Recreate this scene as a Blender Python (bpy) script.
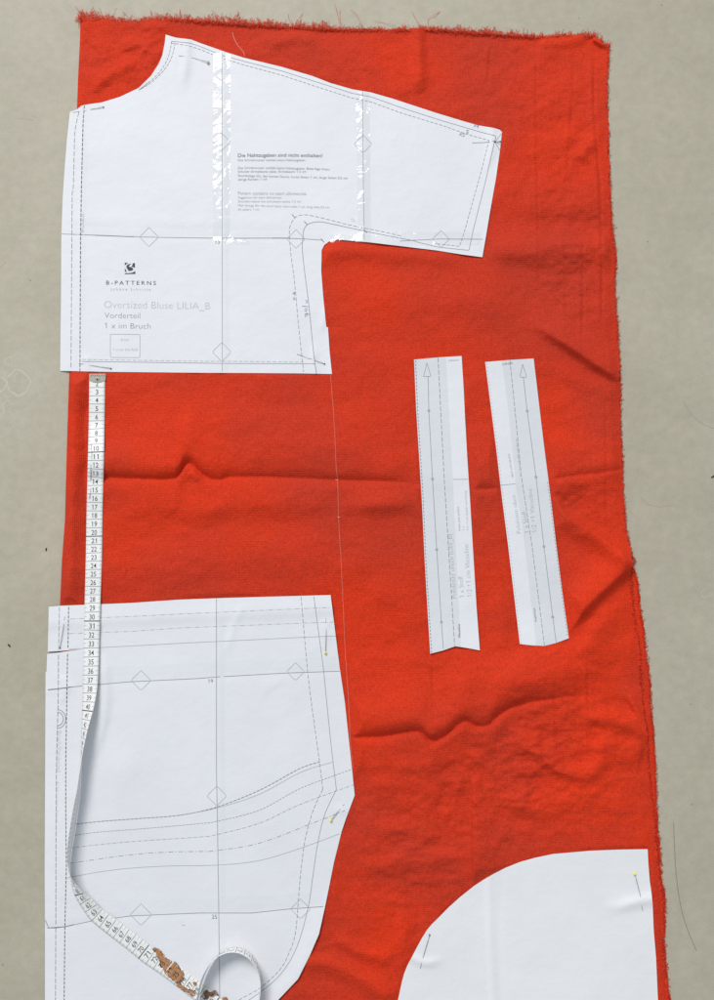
import bpy, math, random
import numpy as np
from mathutils import Vector
from mathutils.geometry import delaunay_2d_cdt

sc = bpy.context.scene
for o in list(bpy.data.objects):
    bpy.data.objects.remove(o)
random.seed(7)

# ------------------------------------------------------------------ camera
CAM_H = 1.0
TILT = math.radians(6.0)
FPX = 833.0                       # focal length for a picture 1000 high
cam_d = bpy.data.cameras.new("camera")
cam = bpy.data.objects.new("camera", cam_d)
sc.collection.objects.link(cam)
cam.location = (0, 0, CAM_H)
cam.rotation_euler = (TILT, 0, 0)
cam_d.sensor_fit = 'VERTICAL'
cam_d.sensor_height = 36.0
cam_d.lens = 36.0 * FPX / 1000.0
cam_d.clip_start = 0.01
cam_d.clip_end = 50
sc.camera = cam

# ------------------------------------------------------------------ light
world = bpy.data.worlds.new("World")
sc.world = world
world.use_nodes = True
bg = world.node_tree.nodes['Background']
bg.inputs[0].default_value = (0.86, 0.94, 1.0, 1)
bg.inputs[1].default_value = 0.47
ld = bpy.data.lights.new("window_light", 'AREA')
ld.shape = 'RECTANGLE'
ld.size = 5.0
ld.size_y = 3.4
ld.energy = 1000
ld.color = (1.0, 0.985, 0.965)
lamp = bpy.data.objects.new("window_light", ld)
sc.collection.objects.link(lamp)
lamp.location = (-3.2, 7.2, 7.8)
lamp.rotation_euler = (Vector((0.0, 0.0, 0.0)) - Vector(lamp.location)).to_track_quat('-Z', 'Y').to_euler()
sc.view_settings.view_transform = 'Standard'
sc.view_settings.look = 'None'
sc.view_settings.exposure = 0.0
sc.view_settings.gamma = 1.0
sc.render.film_transparent = False

# ------------------------------------------------------------------ helpers
ct, st = math.cos(TILT), math.sin(TILT)


def P(px, py, z=0.0):
    """photograph coordinates (714 x 1000) + height in metres -> point over the floor"""
    px = np.asarray(px, float); py = np.asarray(py, float); z = np.asarray(z, float)
    x = (px - 357.0) / FPX
    y = -(py - 500.0) / FPX
    dy = y * ct + st
    dz = y * st - ct
    k = (z - CAM_H) / dz
    return np.stack([x * k, dy * k, np.broadcast_to(z, k.shape) + 0 * k], -1)


def V(px, py, z=0.0):
    return Vector(P(px, py, z).tolist())


def vnoise(x, y, seed=0):
    x = np.asarray(x, float); y = np.asarray(y, float)
    xi = np.floor(x).astype(np.int64); yi = np.floor(y).astype(np.int64)
    fx = x - xi; fy = y - yi
    fx = fx * fx * fx * (fx * (fx * 6 - 15) + 10); fy = fy * fy * fy * (fy * (fy * 6 - 15) + 10)

    def h(a, b):
        n = (a * 374761393 + b * 668265263 + seed * 1442695041) & 0x7fffffff
        n = ((n ^ (n >> 13)) * 1274126177) & 0x7fffffff
        return ((n ^ (n >> 16)) & 0xffff) / 32767.5 - 1.0
    a = h(xi, yi); b = h(xi + 1, yi); c = h(xi, yi + 1); d = h(xi + 1, yi + 1)
    return (a * (1 - fx) + b * fx) * (1 - fy) + (c * (1 - fx) + d * fx) * fy


def fbm(x, y, seed=0, oct=3):
    s = 0; a = 1.0
    for i in range(oct):
        s = s + a * vnoise(x * 2 ** i, y * 2 ** i, seed + i * 17); a *= 0.5
    return s


def pl_dist(px, py, pts):
    """distance to a polyline, signed side (+ = right-hand of travel in the picture), and parameter 0..1"""
    px = np.asarray(px, float); py = np.asarray(py, float)
    pts = np.asarray(pts, float)
    seg = pts[1:] - pts[:-1]
    L = np.hypot(seg[:, 0], seg[:, 1]); cum = np.concatenate([[0], np.cumsum(L)])
    best = np.full(px.shape, 1e9); side = np.zeros(px.shape); par = np.zeros(px.shape)
    for i in range(len(seg)):
        dx = px - pts[i, 0]; dy = py - pts[i, 1]
        t = np.clip((dx * seg[i, 0] + dy * seg[i, 1]) / (L[i] ** 2), 0, 1)
        ex = dx - t * seg[i, 0]; ey = dy - t * seg[i, 1]
        d = np.hypot(ex, ey)
        m = d < best - 1e-9
        best = np.where(m, d, best)
        ui = seg[i] / L[i]
        un = ui if i == len(seg) - 1 else ui + seg[i + 1] / L[i + 1]
        up = ui if i == 0 else ui + seg[i - 1] / L[i - 1]
        cx = np.where(t >= 1, un[0], np.where(t <= 0, up[0], ui[0])); cy = np.where(t >= 1, un[1], np.where(t <= 0, up[1], ui[1]))
        cr = cx * ey - cy * ex
        side = np.where(m, np.sign(cr), side)
        par = np.where(m, (cum[i] + t * L[i]) / cum[-1], par)
    return best * np.where(side == 0, 1, side), par


def poly_sd(px, py, poly):
    """signed distance to a polygon, negative inside"""
    d, _ = pl_dist(px, py, list(poly) + [poly[0]])
    d = np.abs(d)
    inside = np.zeros(np.shape(px), bool)
    n = len(poly)
    for i in range(n):
        x1, y1 = poly[i]; x2, y2 = poly[(i + 1) % n]
        if y1 == y2: continue
        c = ((y1 > py) != (y2 > py)) & (px < (x2 - x1) * (py - y1) / (y2 - y1) + x1)
        inside ^= c
    return np.where(inside, -d, d)


def smoothstep(a, b, x):
    t = np.clip((x - a) / (b - a), 0, 1)
    return t * t * (3 - 2 * t)


def taper(par, a=0.12, b=0.12):
    r = np.ones(np.shape(par))
    if a > 0: r = r * smoothstep(0, a, par)
    if b > 0: r = r * smoothstep(0, b, 1 - par)
    return r


def G(x): return np.exp(-x * x)


# a crease whose near side (left of travel) drops into a valley and whose far side rises again
def valley(px, py, pts, a, wa, b, wb, ta=.12, tb=.12):
    d, par = pl_dist(px, py, pts)
    D = wa * 2.0
    t = np.clip(1 + d / D, 0, 1)
    up = a * (1 - t ** 2.2) * G(np.minimum(d + D, 0) / (D * 1.8)) * (d < 0)
    dp = np.maximum(d, 0)
    lo = b * 1.25 * (1 - np.exp(-dp / 2.6)) * G(dp / (wb * 1.4)) * (d >= 0)
    return (up + lo) * taper(par, ta, tb)


def groove(px, py, pts, a, w):
    d, par = pl_dist(px, py, pts)
    return -a * G(d / w)


# a mostly horizontal fold: h-profile follows a smooth line Y(x)
def valley_h(x, y, pts, a, wa, b, wb, ta=.12, tb=.12):
    c = catmull(pts, 10)
    Y = np.interp(x, c[:, 0], c[:, 1])
    par = (x - c[0, 0]) / (c[-1, 0] - c[0, 0])
    d = y - Y
    D = wa * 2.0
    t = np.clip(1 + d / D, 0, 1)
    up = a * (1 - t ** 2.4) * G(np.minimum(d + D, 0) / (D * 1.8)) * (d < 0)
    dp = np.maximum(d, 0)
    lo = b * 1.25 * (1 - np.exp(-dp / 3.4)) * G(dp / (wb * 1.6)) * (d >= 0)
    return (up + lo) * smoothstep(0, ta, par) * smoothstep(0, tb, 1 - par)


# a ridge with different slopes: wl to the left of travel, wr to the right
def ridge(px, py, pts, a, wl, wr, ta=.15, tb=.15):
    px = np.asarray(px, float); py = np.asarray(py, float)
    shp = px.shape; px = px.ravel(); py = py.ravel()
    c = catmull(pts, 4) if len(pts) > 2 else np.array(pts, float)
    mg = 3 * max(wl, wr)
    m = (px > c[:, 0].min() - mg) & (px < c[:, 0].max() + mg) & (py > c[:, 1].min() - mg) & (py < c[:, 1].max() + mg)
    out = np.zeros(px.shape)
    if m.any():
        d, par = pl_dist(px[m], py[m], c)
        out[m] = a * np.where(d < 0, G(d / wl), G(d / wr)) * taper(par, ta, tb)
    return out.reshape(shp)


def catmull(pts, n=8, closed=False):
    pts = [np.array(p, float) for p in pts]
    out = []
    N = len(pts)
    rng = range(N if closed else N - 1)
    for i in rng:
        if closed:
            p0, p1, p2, p3 = pts[(i - 1) % N], pts[i], pts[(i + 1) % N], pts[(i + 2) % N]
        else:
            p0, p1, p2, p3 = pts[max(i - 1, 0)], pts[i], pts[i + 1], pts[min(i + 2, N - 1)]
        for k in range(n):
            t = k / n
            out.append(0.5 * ((2 * p1) + (-p0 + p2) * t + (2 * p0 - 5 * p1 + 4 * p2 - p3) * t * t + (-p0 + 3 * p1 - 3 * p2 + p3) * t ** 3))
    if not closed: out.append(pts[-1])
    return np.array(out)


def resample(pts, step):
    pts = np.asarray(pts, float)
    d = np.hypot(*(pts[1:, :2] - pts[:-1, :2]).T)
    cum = np.concatenate([[0], np.cumsum(d)])
    n = max(2, int(round(cum[-1] / step)) + 1)
    s = np.linspace(0, cum[-1], n)
    return np.stack([np.interp(s, cum, pts[:, k]) for k in range(pts.shape[1])], -1)


# ------------------------------------------------------------------ materials
def newmat(name):
    m = bpy.data.materials.new(name); m.use_nodes = True
    nt = m.node_tree
    return m, nt, nt.nodes['Principled BSDF']


def nd(nt, t, **kw):
    n = nt.nodes.new(t)
    for k, v in kw.items():
        if k in n.inputs: n.inputs[k].default_value = v
        else: setattr(n, k, v)
    return n


def simple(name, col, rough=0.6, metal=0.0, spec=0.5, bump=0.0, bscale=900.0, var=0.0):
    m, nt, b = newmat(name)
    b.inputs['Base Color'].default_value = (*col, 1)
    b.inputs['Roughness'].default_value = rough
    b.inputs['Metallic'].default_value = metal
    b.inputs['Specular IOR Level'].default_value = spec
    tc = nd(nt, 'ShaderNodeTexCoord')
    nz = nd(nt, 'ShaderNodeTexNoise', Scale=bscale, Detail=3.0)
    nt.links.new(tc.outputs['Object'], nz.inputs['Vector'])
    if var:
        rp = nd(nt, 'ShaderNodeValToRGB')
        rp.color_ramp.elements[0].color = (*[c * (1 - var) for c in col], 1)
        rp.color_ramp.elements[1].color = (*[min(1, c * (1 + var)) for c in col], 1)
        rp.color_ramp.elements[0].position = .3; rp.color_ramp.elements[1].position = .7
        nt.links.new(nz.outputs['Fac'], rp.inputs[0]); nt.links.new(rp.outputs[0], b.inputs['Base Color'])
    if bump:
        bp = nd(nt, 'ShaderNodeBump', Strength=1.0, Distance=bump)
        nt.links.new(nz.outputs['Fac'], bp.inputs['Height']); nt.links.new(bp.outputs[0], b.inputs['Normal'])
    return m


def mat_paper(name, col, var=.02):
    m, nt, b = newmat(name)
    b.inputs['Roughness'].default_value = .62
    b.inputs['Specular IOR Level'].default_value = .35
    tc = nd(nt, 'ShaderNodeTexCoord')
    n1 = nd(nt, 'ShaderNodeTexNoise', Scale=14.0, Detail=4.0)
    n2 = nd(nt, 'ShaderNodeTexNoise', Scale=500.0, Detail=3.0)
    n3 = nd(nt, 'ShaderNodeTexNoise', Scale=45.0, Detail=4.0, Roughness=.6)
    for n in (n1, n2, n3): nt.links.new(tc.outputs['Object'], n.inputs['Vector'])
    rp = nd(nt, 'ShaderNodeValToRGB')
    rp.color_ramp.elements[0].color = (*[c * (1 - var) for c in col], 1)
    rp.color_ramp.elements[1].color = (*[min(1, c * (1 + var)) for c in col], 1)
    rp.color_ramp.elements[0].position = .3; rp.color_ramp.elements[1].position = .7
    nt.links.new(n1.outputs['Fac'], rp.inputs[0]); nt.links.new(rp.outputs[0], b.inputs['Base Color'])
    b1 = nd(nt, 'ShaderNodeBump', Strength=1.0, Distance=0.00003)
    b2 = nd(nt, 'ShaderNodeBump', Strength=1.0, Distance=0.0008)
    nt.links.new(n2.outputs['Fac'], b1.inputs['Height'])
    nt.links.new(n3.outputs['Fac'], b2.inputs['Height'])
    nt.links.new(b2.outputs[0], b1.inputs['Normal']); nt.links.new(b1.outputs[0], b.inputs['Normal'])
    return m


def mat_fabric(name, c_lo, c_hi, sheen=.04):
    m, nt, b = newmat(name)
    b.inputs['Roughness'].default_value = .72
    b.inputs['Specular IOR Level'].default_value = .12
    b.inputs['Sheen Weight'].default_value = sheen
    b.inputs['Sheen Roughness'].default_value = .5
    b.inputs['Sheen Tint'].default_value = (1, .45, .35, 1)
    tc = nd(nt, 'ShaderNodeTexCoord')

    def wav(axis, scale):
        w = nd(nt, 'ShaderNodeTexWave', Scale=scale, Distortion=2.2, Detail=2.0)
        w.inputs['Detail Scale'].default_value = .6
        w.bands_direction = axis
        nt.links.new(tc.outputs['Object'], w.inputs['Vector'])
        return w
    wx = wav('X', 160.0); wy = wav('Y', 160.0)
    ad = nd(nt, 'ShaderNodeMath', operation='ADD')
    nt.links.new(wx.outputs['Fac'], ad.inputs[0]); nt.links.new(wy.outputs['Fac'], ad.inputs[1])
    mp1 = nd(nt, 'ShaderNodeMapping'); mp1.inputs['Scale'].default_value = (1, .32, 1)
    mp2 = nd(nt, 'ShaderNodeMapping'); mp2.inputs['Scale'].default_value = (.4, 1, 1)
    s1 = nd(nt, 'ShaderNodeTexNoise', Scale=700.0, Detail=2.0)
    s2 = nd(nt, 'ShaderNodeTexNoise', Scale=700.0, Detail=2.0)
    for mp, s in ((mp1, s1), (mp2, s2)):
        nt.links.new(tc.outputs['Object'], mp.inputs[0]); nt.links.new(mp.outputs[0], s.inputs['Vector'])
    g = nd(nt, 'ShaderNodeTexNoise', Scale=420.0, Detail=4.0, Roughness=.65)
    nt.links.new(tc.outputs['Object'], g.inputs['Vector'])
    a2 = nd(nt, 'ShaderNodeMath', operation='ADD'); nt.links.new(s1.outputs['Fac'], a2.inputs[0]); nt.links.new(s2.outputs['Fac'], a2.inputs[1])
    a3 = nd(nt, 'ShaderNodeMath', operation='MULTIPLY_ADD'); a3.inputs[1].default_value = 1.0
    nt.links.new(g.outputs['Fac'], a3.inputs[0]); nt.links.new(a2.outputs[0], a3.inputs[2])
    rp = nd(nt, 'ShaderNodeValToRGB')
    rp.color_ramp.elements[0].position = .40; rp.color_ramp.elements[1].position = .60
    rp.color_ramp.elements[0].color = (*c_lo, 1); rp.color_ramp.elements[1].color = (*c_hi, 1)
    mu = nd(nt, 'ShaderNodeMath', operation='MULTIPLY'); mu.inputs[1].default_value = 1 / 3
    nt.links.new(a3.outputs[0], mu.inputs[0]); nt.links.new(mu.outputs[0], rp.inputs[0])
    # muted skylight cast on the cloth, put into the colour as soft duller patches
    big = nd(nt, 'ShaderNodeTexNoise', Scale=4.5, Detail=3.0, Roughness=.5); nt.links.new(tc.outputs['Object'], big.inputs['Vector'])
    r2 = nd(nt, 'ShaderNodeValToRGB')
    r2.color_ramp.elements[0].position = .36; r2.color_ramp.elements[1].position = .62
    r2.color_ramp.elements[0].color = (.77, 1.0, 1.8, 1); r2.color_ramp.elements[1].color = (1, 1, 1, 1)
    nt.links.new(big.outputs['Fac'], r2.inputs[0])
    mm = nd(nt, 'ShaderNodeMix', data_type='RGBA', blend_type='MULTIPLY'); mm.inputs[0].default_value = 1.0
    nt.links.new(rp.outputs[0], mm.inputs[6]); nt.links.new(r2.outputs[0], mm.inputs[7])
    nt.links.new(mm.outputs[2], b.inputs['Base Color'])
    b1 = nd(nt, 'ShaderNodeBump', Strength=1.0, Distance=0.00011)
    b2 = nd(nt, 'ShaderNodeBump', Strength=1.0, Distance=0.00034)
    b3 = nd(nt, 'ShaderNodeBump', Strength=1.0, Distance=0.0012)
    n3 = nd(nt, 'ShaderNodeTexNoise', Scale=75.0, Detail=4.0, Roughness=.55, Distortion=.3)
    nt.links.new(tc.outputs['Object'], n3.inputs['Vector'])
    nt.links.new(ad.outputs[0], b1.inputs['Height']); nt.links.new(a3.outputs[0], b2.inputs['Height']); nt.links.new(n3.outputs['Fac'], b3.inputs['Height'])
    nt.links.new(b3.outputs[0], b2.inputs['Normal']); nt.links.new(b2.outputs[0], b1.inputs['Normal']); nt.links.new(b1.outputs[0], b.inputs['Normal'])
    return m


def mat_floor():
    m, nt, b = newmat("concrete")
    b.inputs['Roughness'].default_value = .55
    b.inputs['Specular IOR Level'].default_value = .3
    tc = nd(nt, 'ShaderNodeTexCoord'); O = tc.outputs['Object']
    L = nt.links.new

    def noise(scale, detail=4.0, rough=.5, dist=0.0):
        n = nd(nt, 'ShaderNodeTexNoise', Scale=scale, Detail=detail, Roughness=rough, Distortion=dist)
        L(O, n.inputs['Vector']); return n.outputs['Fac']

    def ramp(src, p0, c0, p1, c1):
        r = nd(nt, 'ShaderNodeValToRGB')
        r.color_ramp.elements[0].position = p0; r.color_ramp.elements[1].position = p1
        r.color_ramp.elements[0].color = (*c0, 1); r.color_ramp.elements[1].color = (*c1, 1)
        L(src, r.inputs[0]); return r.outputs[0]

    def mix(mode, fac, a, c):
        x = nd(nt, 'ShaderNodeMix', data_type='RGBA', blend_type=mode)
        if isinstance(fac, float): x.inputs[0].default_value = fac
        else: L(fac, x.inputs[0])
        for s, v in ((6, a), (7, c)):
            if isinstance(v, tuple): x.inputs[s].default_value = (*v, 1)
            else: L(v, x.inputs[s])
        return x.outputs[2]
    base = ramp(noise(2.2, 5.0, .55, .4), .32, (.428, .390, .308), .68, (.480, .440, .352))
    c = mix('MULTIPLY', .9, base, ramp(noise(16, 5.0, .6, .5), .3, (.94, .94, .93), .7, (1.04, 1.04, 1.04)))
    c = mix('MULTIPLY', .9, c, ramp(noise(90, 4.0, .6), .3, (.93, .93, .925), .7, (1.05, 1.05, 1.05)))
    c = mix('MULTIPLY', 1.0, c, ramp(noise(900, 3.0, .6), .3, (.90, .90, .89), .7, (1.08, 1.08, 1.08)))
    # small pale flecks and small dark pits
    vo = nd(nt, 'ShaderNodeTexVoronoi', Scale=36.0); L(O, vo.inputs['Vector'])
    c = mix('MIX', ramp(vo.outputs['Distance'], .030, (.45,) * 3, .045, (0,) * 3), c, (.56, .53, .46))
    v2 = nd(nt, 'ShaderNodeTexVoronoi', Scale=23.0); L(O, v2.inputs['Vector'])
    c = mix('MIX', ramp(v2.outputs['Distance'], .016, (.6,) * 3, .030, (0,) * 3), c, (.09, .07, .05))
    # dried water marks: pale crackled rings at the left edge
    dst = nd(nt, 'ShaderNodeVectorMath', operation='DISTANCE'); L(O, dst.inputs[0])
    dst.inputs[1].default_value = V(8, 392)
    msk = ramp(dst.outputs['Value'], .020, (1,) * 3, .062, (0,) * 3)
    v3 = nd(nt, 'ShaderNodeTexVoronoi', Scale=95.0); v3.feature = 'DISTANCE_TO_EDGE'
    wn = nd(nt, 'ShaderNodeTexNoise', Scale=60.0, Detail=3.0); L(O, wn.inputs['Vector'])
    wm = nd(nt, 'ShaderNodeMix', data_type='VECTOR'); wm.inputs[0].default_value = .025
    L(O, wm.inputs[4]); L(wn.outputs['Color'], wm.inputs[5]); L(wm.outputs[1], v3.inputs['Vector'])
    ln = ramp(v3.outputs['Distance'], .05, (1,) * 3, .17, (0,) * 3)
    mm = mix('MULTIPLY', 1.0, msk, ln)
    br = ramp(noise(30, 3.0), .42, (0,) * 3, .55, (.55,) * 3)
    mm = mix('MULTIPLY', 1.0, mm, br)
    c = mix('MIX', mm, c, (.50, .475, .405))
    # faint pale blotches
    c = mix('MIX', ramp(noise(7, 6.0, .7, 1.2), .62, (0,) * 3, .74, (.35,) * 3), c, (.45, .425, .355))
    L(c, b.inputs['Base Color'])
    bp = nd(nt, 'ShaderNodeBump', Strength=1.0, Distance=.00012)
    L(noise(500, 4.0, .6), bp.inputs['Height'])
    bp2 = nd(nt, 'ShaderNodeBump', Strength=1.0, Distance=.0006)
    L(noise(28, 4.0, .5), bp2.inputs['Height']); L(bp2.outputs[0], bp.inputs['Normal'])
    L(bp.outputs[0], b.inputs['Normal'])
    return m


def mat_clear():
    m = bpy.data.materials.new("clear_adhesive_tape"); m.use_nodes = True
    nt = m.node_tree; nt.nodes.clear(); L = nt.links.new
    out = nd(nt, 'ShaderNodeOutputMaterial')
    tr = nd(nt, 'ShaderNodeBsdfTransparent'); tr.inputs[0].default_value = (1, 1, 1, 1)
    gl = nd(nt, 'ShaderNodeBsdfGlossy', Roughness=.12)
    mx = nd(nt, 'ShaderNodeMixShader')
    tc = nd(nt, 'ShaderNodeTexCoord')
    n1 = nd(nt, 'ShaderNodeTexNoise', Scale=42.0, Detail=2.0, Roughness=.5, Distortion=.6)
    n2 = nd(nt, 'ShaderNodeTexNoise', Scale=330.0, Detail=3.0)
    for n in (n1, n2): L(tc.outputs['Object'], n.inputs['Vector'])
    b1 = nd(nt, 'ShaderNodeBump', Strength=1.0, Distance=.0034)
    b2 = nd(nt, 'ShaderNodeBump', Strength=1.0, Distance=.00015)
    L(n1.outputs['Fac'], b1.inputs['Height']); L(n2.outputs['Fac'], b2.inputs['Height']); L(b1.outputs[0], b2.inputs['Normal'])
    L(b2.outputs[0], gl.inputs['Normal'])
    mx.inputs[0].default_value = .05
    df = nd(nt, 'ShaderNodeBsdfDiffuse'); df.inputs[0].default_value = (.95, .95, .96, 1)
    m0 = nd(nt, 'ShaderNodeMixShader'); m0.inputs[0].default_value = .0
    L(tr.outputs[0], m0.inputs[1]); L(df.outputs[0], m0.inputs[2]); L(m0.outputs[0], mx.inputs[1]); L(gl.outputs[0], mx.inputs[2]); L(mx.outputs[0], out.inputs[0])
    return m


M = {}
M['floor'] = mat_floor()
M['scratch'] = simple('pale_scratch', (.52, .485, .40), .6, var=.05, bscale=300)
M['scuff'] = simple('dark_scuff', (.33, .305, .24), .6)
M['paper'] = mat_paper('white_paper', (.765, .775, .81))
M['paper2'] = mat_paper('white_paper_overlap', (.745, .76, .80))
M['paperD'] = mat_paper('plain_white_paper', (.80, .805, .83))
M['grey'] = mat_paper('grey_printed_paper', (.68, .70, .735))
M['ink_dark'] = simple('ink_dark', (.05, .05, .065), .7)
M['ink'] = simple('ink', (.20, .21, .24), .7)
M['ink_mid'] = simple('ink_mid', (.36, .37, .41), .7)
M['ink_light'] = simple('ink_light', (.47, .49, .53), .7)
M['ink_blue'] = simple('ink_blue', (.10, .09, .28), .6)
M['fabric'] = mat_fabric('red_linen', (.58, .031, .0078), (.75, .044, .0100))
M['fray'] = simple('red_yarn', (.78, .065, .030), .9, spec=.05, var=.25, bscale=300)
M['fray2'] = simple('pale_red_yarn', (.80, .13, .07), .9, spec=.05, var=.2, bscale=300)
M['clear'] = mat_clear()
M['tape'] = simple('white_tape_plastic', (.85, .85, .84), .45, bump=.00012, bscale=900, var=.03)
M['tape_ink'] = simple('tape_ink', (.035, .035, .035), .6)
M['tape_line'] = simple('tape_line', (.30, .30, .30), .6)
M['brass'] = simple('dull_brass', (.38, .36, .31), .35, metal=.75, var=.15, bscale=300)
M['dark_metal'] = simple('dark_metal', (.05, .04, .04), .4, metal=.5)
M['steel'] = simple('steel', (.30, .30, .31), .28, metal=1.0)
M['black_head'] = simple('dark_pin_head', (.05, .05, .055), .3, metal=.4)
M['yellow'] = simple('yellow_plastic', (.86, .78, .02), .25)
M['pearl'] = simple('pearl_pin_head', (.48, .46, .36), .35, var=.2)
M['brown'] = simple('brown_worn', (.43, .19, .07), .6, var=.3, bscale=420)
M['brown_dark'] = simple('brown_worn_rim', (.17, .075, .035), .6, var=.55, bscale=700)
M['thread'] = simple('pale_thread', (.78, .42, .38), .7)
M['thread2'] = simple('rosy_thread', (.74, .27, .21), .8)
M['hair'] = simple('dark_hair', (.10, .08, .06), .5)
M['crumb'] = simple('black_crumb', (.03, .025, .02), .8)


class MB:
    def __init__(s): s.v = []; s.f = []; s.m = []; s.mats = []; s.n = 0

    def mi(s, mat):
        if mat not in s.mats: s.mats.append(mat)
        return s.mats.index(mat)

    def add(s, verts, faces, mat):
        k = s.mi(mat)
        s.v.extend([tuple(map(float, q)) for q in verts])
        s.f.extend([tuple(int(i) + s.n for i in f) for f in faces]); s.m.extend([k] * len(faces)); s.n += len(verts)

    def build(s, name, parent=None, origin=None, smooth=True):
        me = bpy.data.meshes.new(name)
        o0 = Vector((0, 0, 0)) if origin is None else Vector(origin)
        me.from_pydata([(a - o0.x, b - o0.y, c - o0.z) for a, b, c in s.v], [], s.f)
        for m in s.mats: me.materials.append(M[m])
        me.polygons.foreach_set('material_index', s.m)
        me.polygons.foreach_set('use_smooth', [smooth] * len(s.f))
        me.update()
        o = bpy.data.objects.new(name, me)
        sc.collection.objects.link(o)
        o.location = o0
        if parent is not None:
            o.parent = parent
            o.location = o0 - parent.location
        return o


def tag(o, label=None, cat=None, group=None, kind=None):
    if label: o['label'] = label
    if cat: o['category'] = cat
    if group: o['group'] = group
    if kind: o['kind'] = kind
    return o


def empty(name, loc):
    o = bpy.data.objects.new(name, None)
    sc.collection.objects.link(o); o.location = loc
    o.empty_display_size = .01
    return o


def tube(mb, pts3, r, mat, sides=6, r1=None):
    pts3 = [Vector(p) for p in pts3]
    verts = []; n = len(pts3)
    for i, p in enumerate(pts3):
        t = (pts3[min(i + 1, n - 1)] - pts3[max(i - 1, 0)])
        if t.length < 1e-9: t = Vector((1, 0, 0))
        t.normalize()
        u = t.cross(Vector((0, 0, 1)))
        if u.length < .05: u = t.cross(Vector((0, 1, 0)))
        u.normalize(); w = u.cross(t)
        rr = r if r1 is None else r + (r1 - r) * i / (n - 1)
        for k in range(sides):
            a = 2 * math.pi * k / sides
            verts.append(p + (u * math.cos(a) + w * math.sin(a)) * rr)
    faces = []
    for i in range(n - 1):
        for k in range(sides):
            k2 = (k + 1) % sides
            faces.append((i * sides + k, i * sides + k2, (i + 1) * sides + k2, (i + 1) * sides + k))
    faces.append(tuple(range(sides))[::-1]); faces.append(tuple(range((n - 1) * sides, n * sides)))
    mb.add(verts, faces, mat)


def ball(mb, c, r, mat, sz=1.0, nu=12, nv=8, star=0.0):
    c = Vector(c); verts = []; faces = []
    for j in range(nv + 1):
        th = math.pi * j / nv
        for i in range(nu):
            ph = 2 * math.pi * i / nu
            q = r * (1 + star * math.cos(4 * ph))
            verts.append((c.x + q * math.sin(th) * math.cos(ph), c.y + q * math.sin(th) * math.sin(ph), c.z + r * sz * math.cos(th)))
    for j in range(nv):
        for i in range(nu):
            i2 = (i + 1) % nu
            faces.append((j * nu + i, (j + 1) * nu + i, (j + 1) * nu + i2, j * nu + i2))
    mb.add(verts, faces, mat)


# ------------------------------------------------------------------ outlines in the plane of the floor
A_OUT = [(165.7, 34.5)] + [(175.5, 37.6), (191, 39.4), (200, 43), (224.8, 51.7), (243, 57.5), (281.6, 66.8), (312.4, 76), (330.9, 83.2), (352.4, 89.3), (370.9, 92.4),
    (392.5, 98.6), (436.4, 113.0), (465.5, 121.8), (478, 125.3), (494, 128), (499.5, 129.7), (502, 132), (500, 150), (496, 178), (491, 206), (486, 236), (482.3, 257.2)] + \
    [(460, 254.2), (437, 250.5), (400, 246), (368, 242.2), (351.3, 240.8), (336.7, 239.4), (328.9, 241.6), (324.2, 245), (321.6, 250.3), (321.3, 271.3), (323.2, 296.5), (325.6, 320), (326.4, 327),
    (328.0, 327.4), (329.7, 352.5), (332, 374), (300, 373.4), (250, 373), (200, 372.8), (150, 372.3), (104.4, 371.8), (60.2, 370.8)] + \
    [(60.6, 330), (61, 302), (61.2, 270), (61.4, 237.6), (62.6, 200), (64.6, 169.5), (67, 139), (69.9, 111.8), (77, 109.4), (81.6, 105.6), (86.2, 104.6), (101.6, 102.4), (120, 96.8), (138.6, 88), (151, 75.8), (158.6, 64), (162.3, 55.5), (164.8, 43)]
BOT = 1150
B_OUT = [(48.8, 606.8), (60, 605.8), (90, 604.6), (130, 603), (180, 599.6), (230, 597.8), (280, 596.4), (330.6, 595), (334, 622), (339.7, 667.8), (344.8, 702), (352, 769), (354.7, 795.4), (350.5, 806.5),
    (345.8, 819), (341.5, 832), (334, 862), (329.5, 885), (325, 907), (319, 934), (310, 955), (298, 979), (280, 998), (262, 1018), (245, 1050), (236, 1100), (233, BOT),
    (44, BOT), (45, 1000), (45, 921), (44.7, 870), (45, 810), (45.6, 672), (46.6, 671.5), (47.2, 653.9), (60, 652.4), (70, 650.8), (82, 649.4), (70, 650.1), (60, 651.0), (47.8, 651.7)]
D_OUT = [(647.6, 849.2), (620, 849.6), (590, 850.8), (553, 854), (535, 857.8), (520, 862), (505, 868), (492.7, 874.4), (483, 880), (474, 886), (460.4, 896.8), (449, 907), (438.8, 917.4), (432, 924), (427, 930), (422, 938), (417.2, 946.8),
    (407.4, 965.4), (404, 974), (401.6, 983), (398, 1000), (395, 1040), (396, BOT), (668, BOT), (661, 1060), (657.6, 993.6), (656, 958), (653.6, 929.6), (652.5, 903), (651.4, 893), (649.6, 880), (648.2, 862)]
L_OUT = [(414, 359.6), (438, 357.4), (461.6, 356), (463.6, 388), (465.2, 421), (467.4, 460), (470, 500), (473.6, 560), (476.6, 608), (479.8, 650.4), (467, 648), (455.2, 646.2), (443, 650.5), (430.2, 653.7), (427.4, 608), (424.6, 560), (421.8, 500), (419, 455), (416.2, 410)]
R_OUT = [(485.1, 362), (509, 360), (533.6, 358.5), (536.8, 385), (540, 412.8), (544, 446), (548.4, 480), (555.7, 540), (562, 590), (568.8, 638.3), (556, 643), (544.2, 646), (532, 645.4), (519.8, 644), (513.6, 592), (508, 545), (502.2, 500), (496.6, 452), (490.6, 405)]

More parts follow.
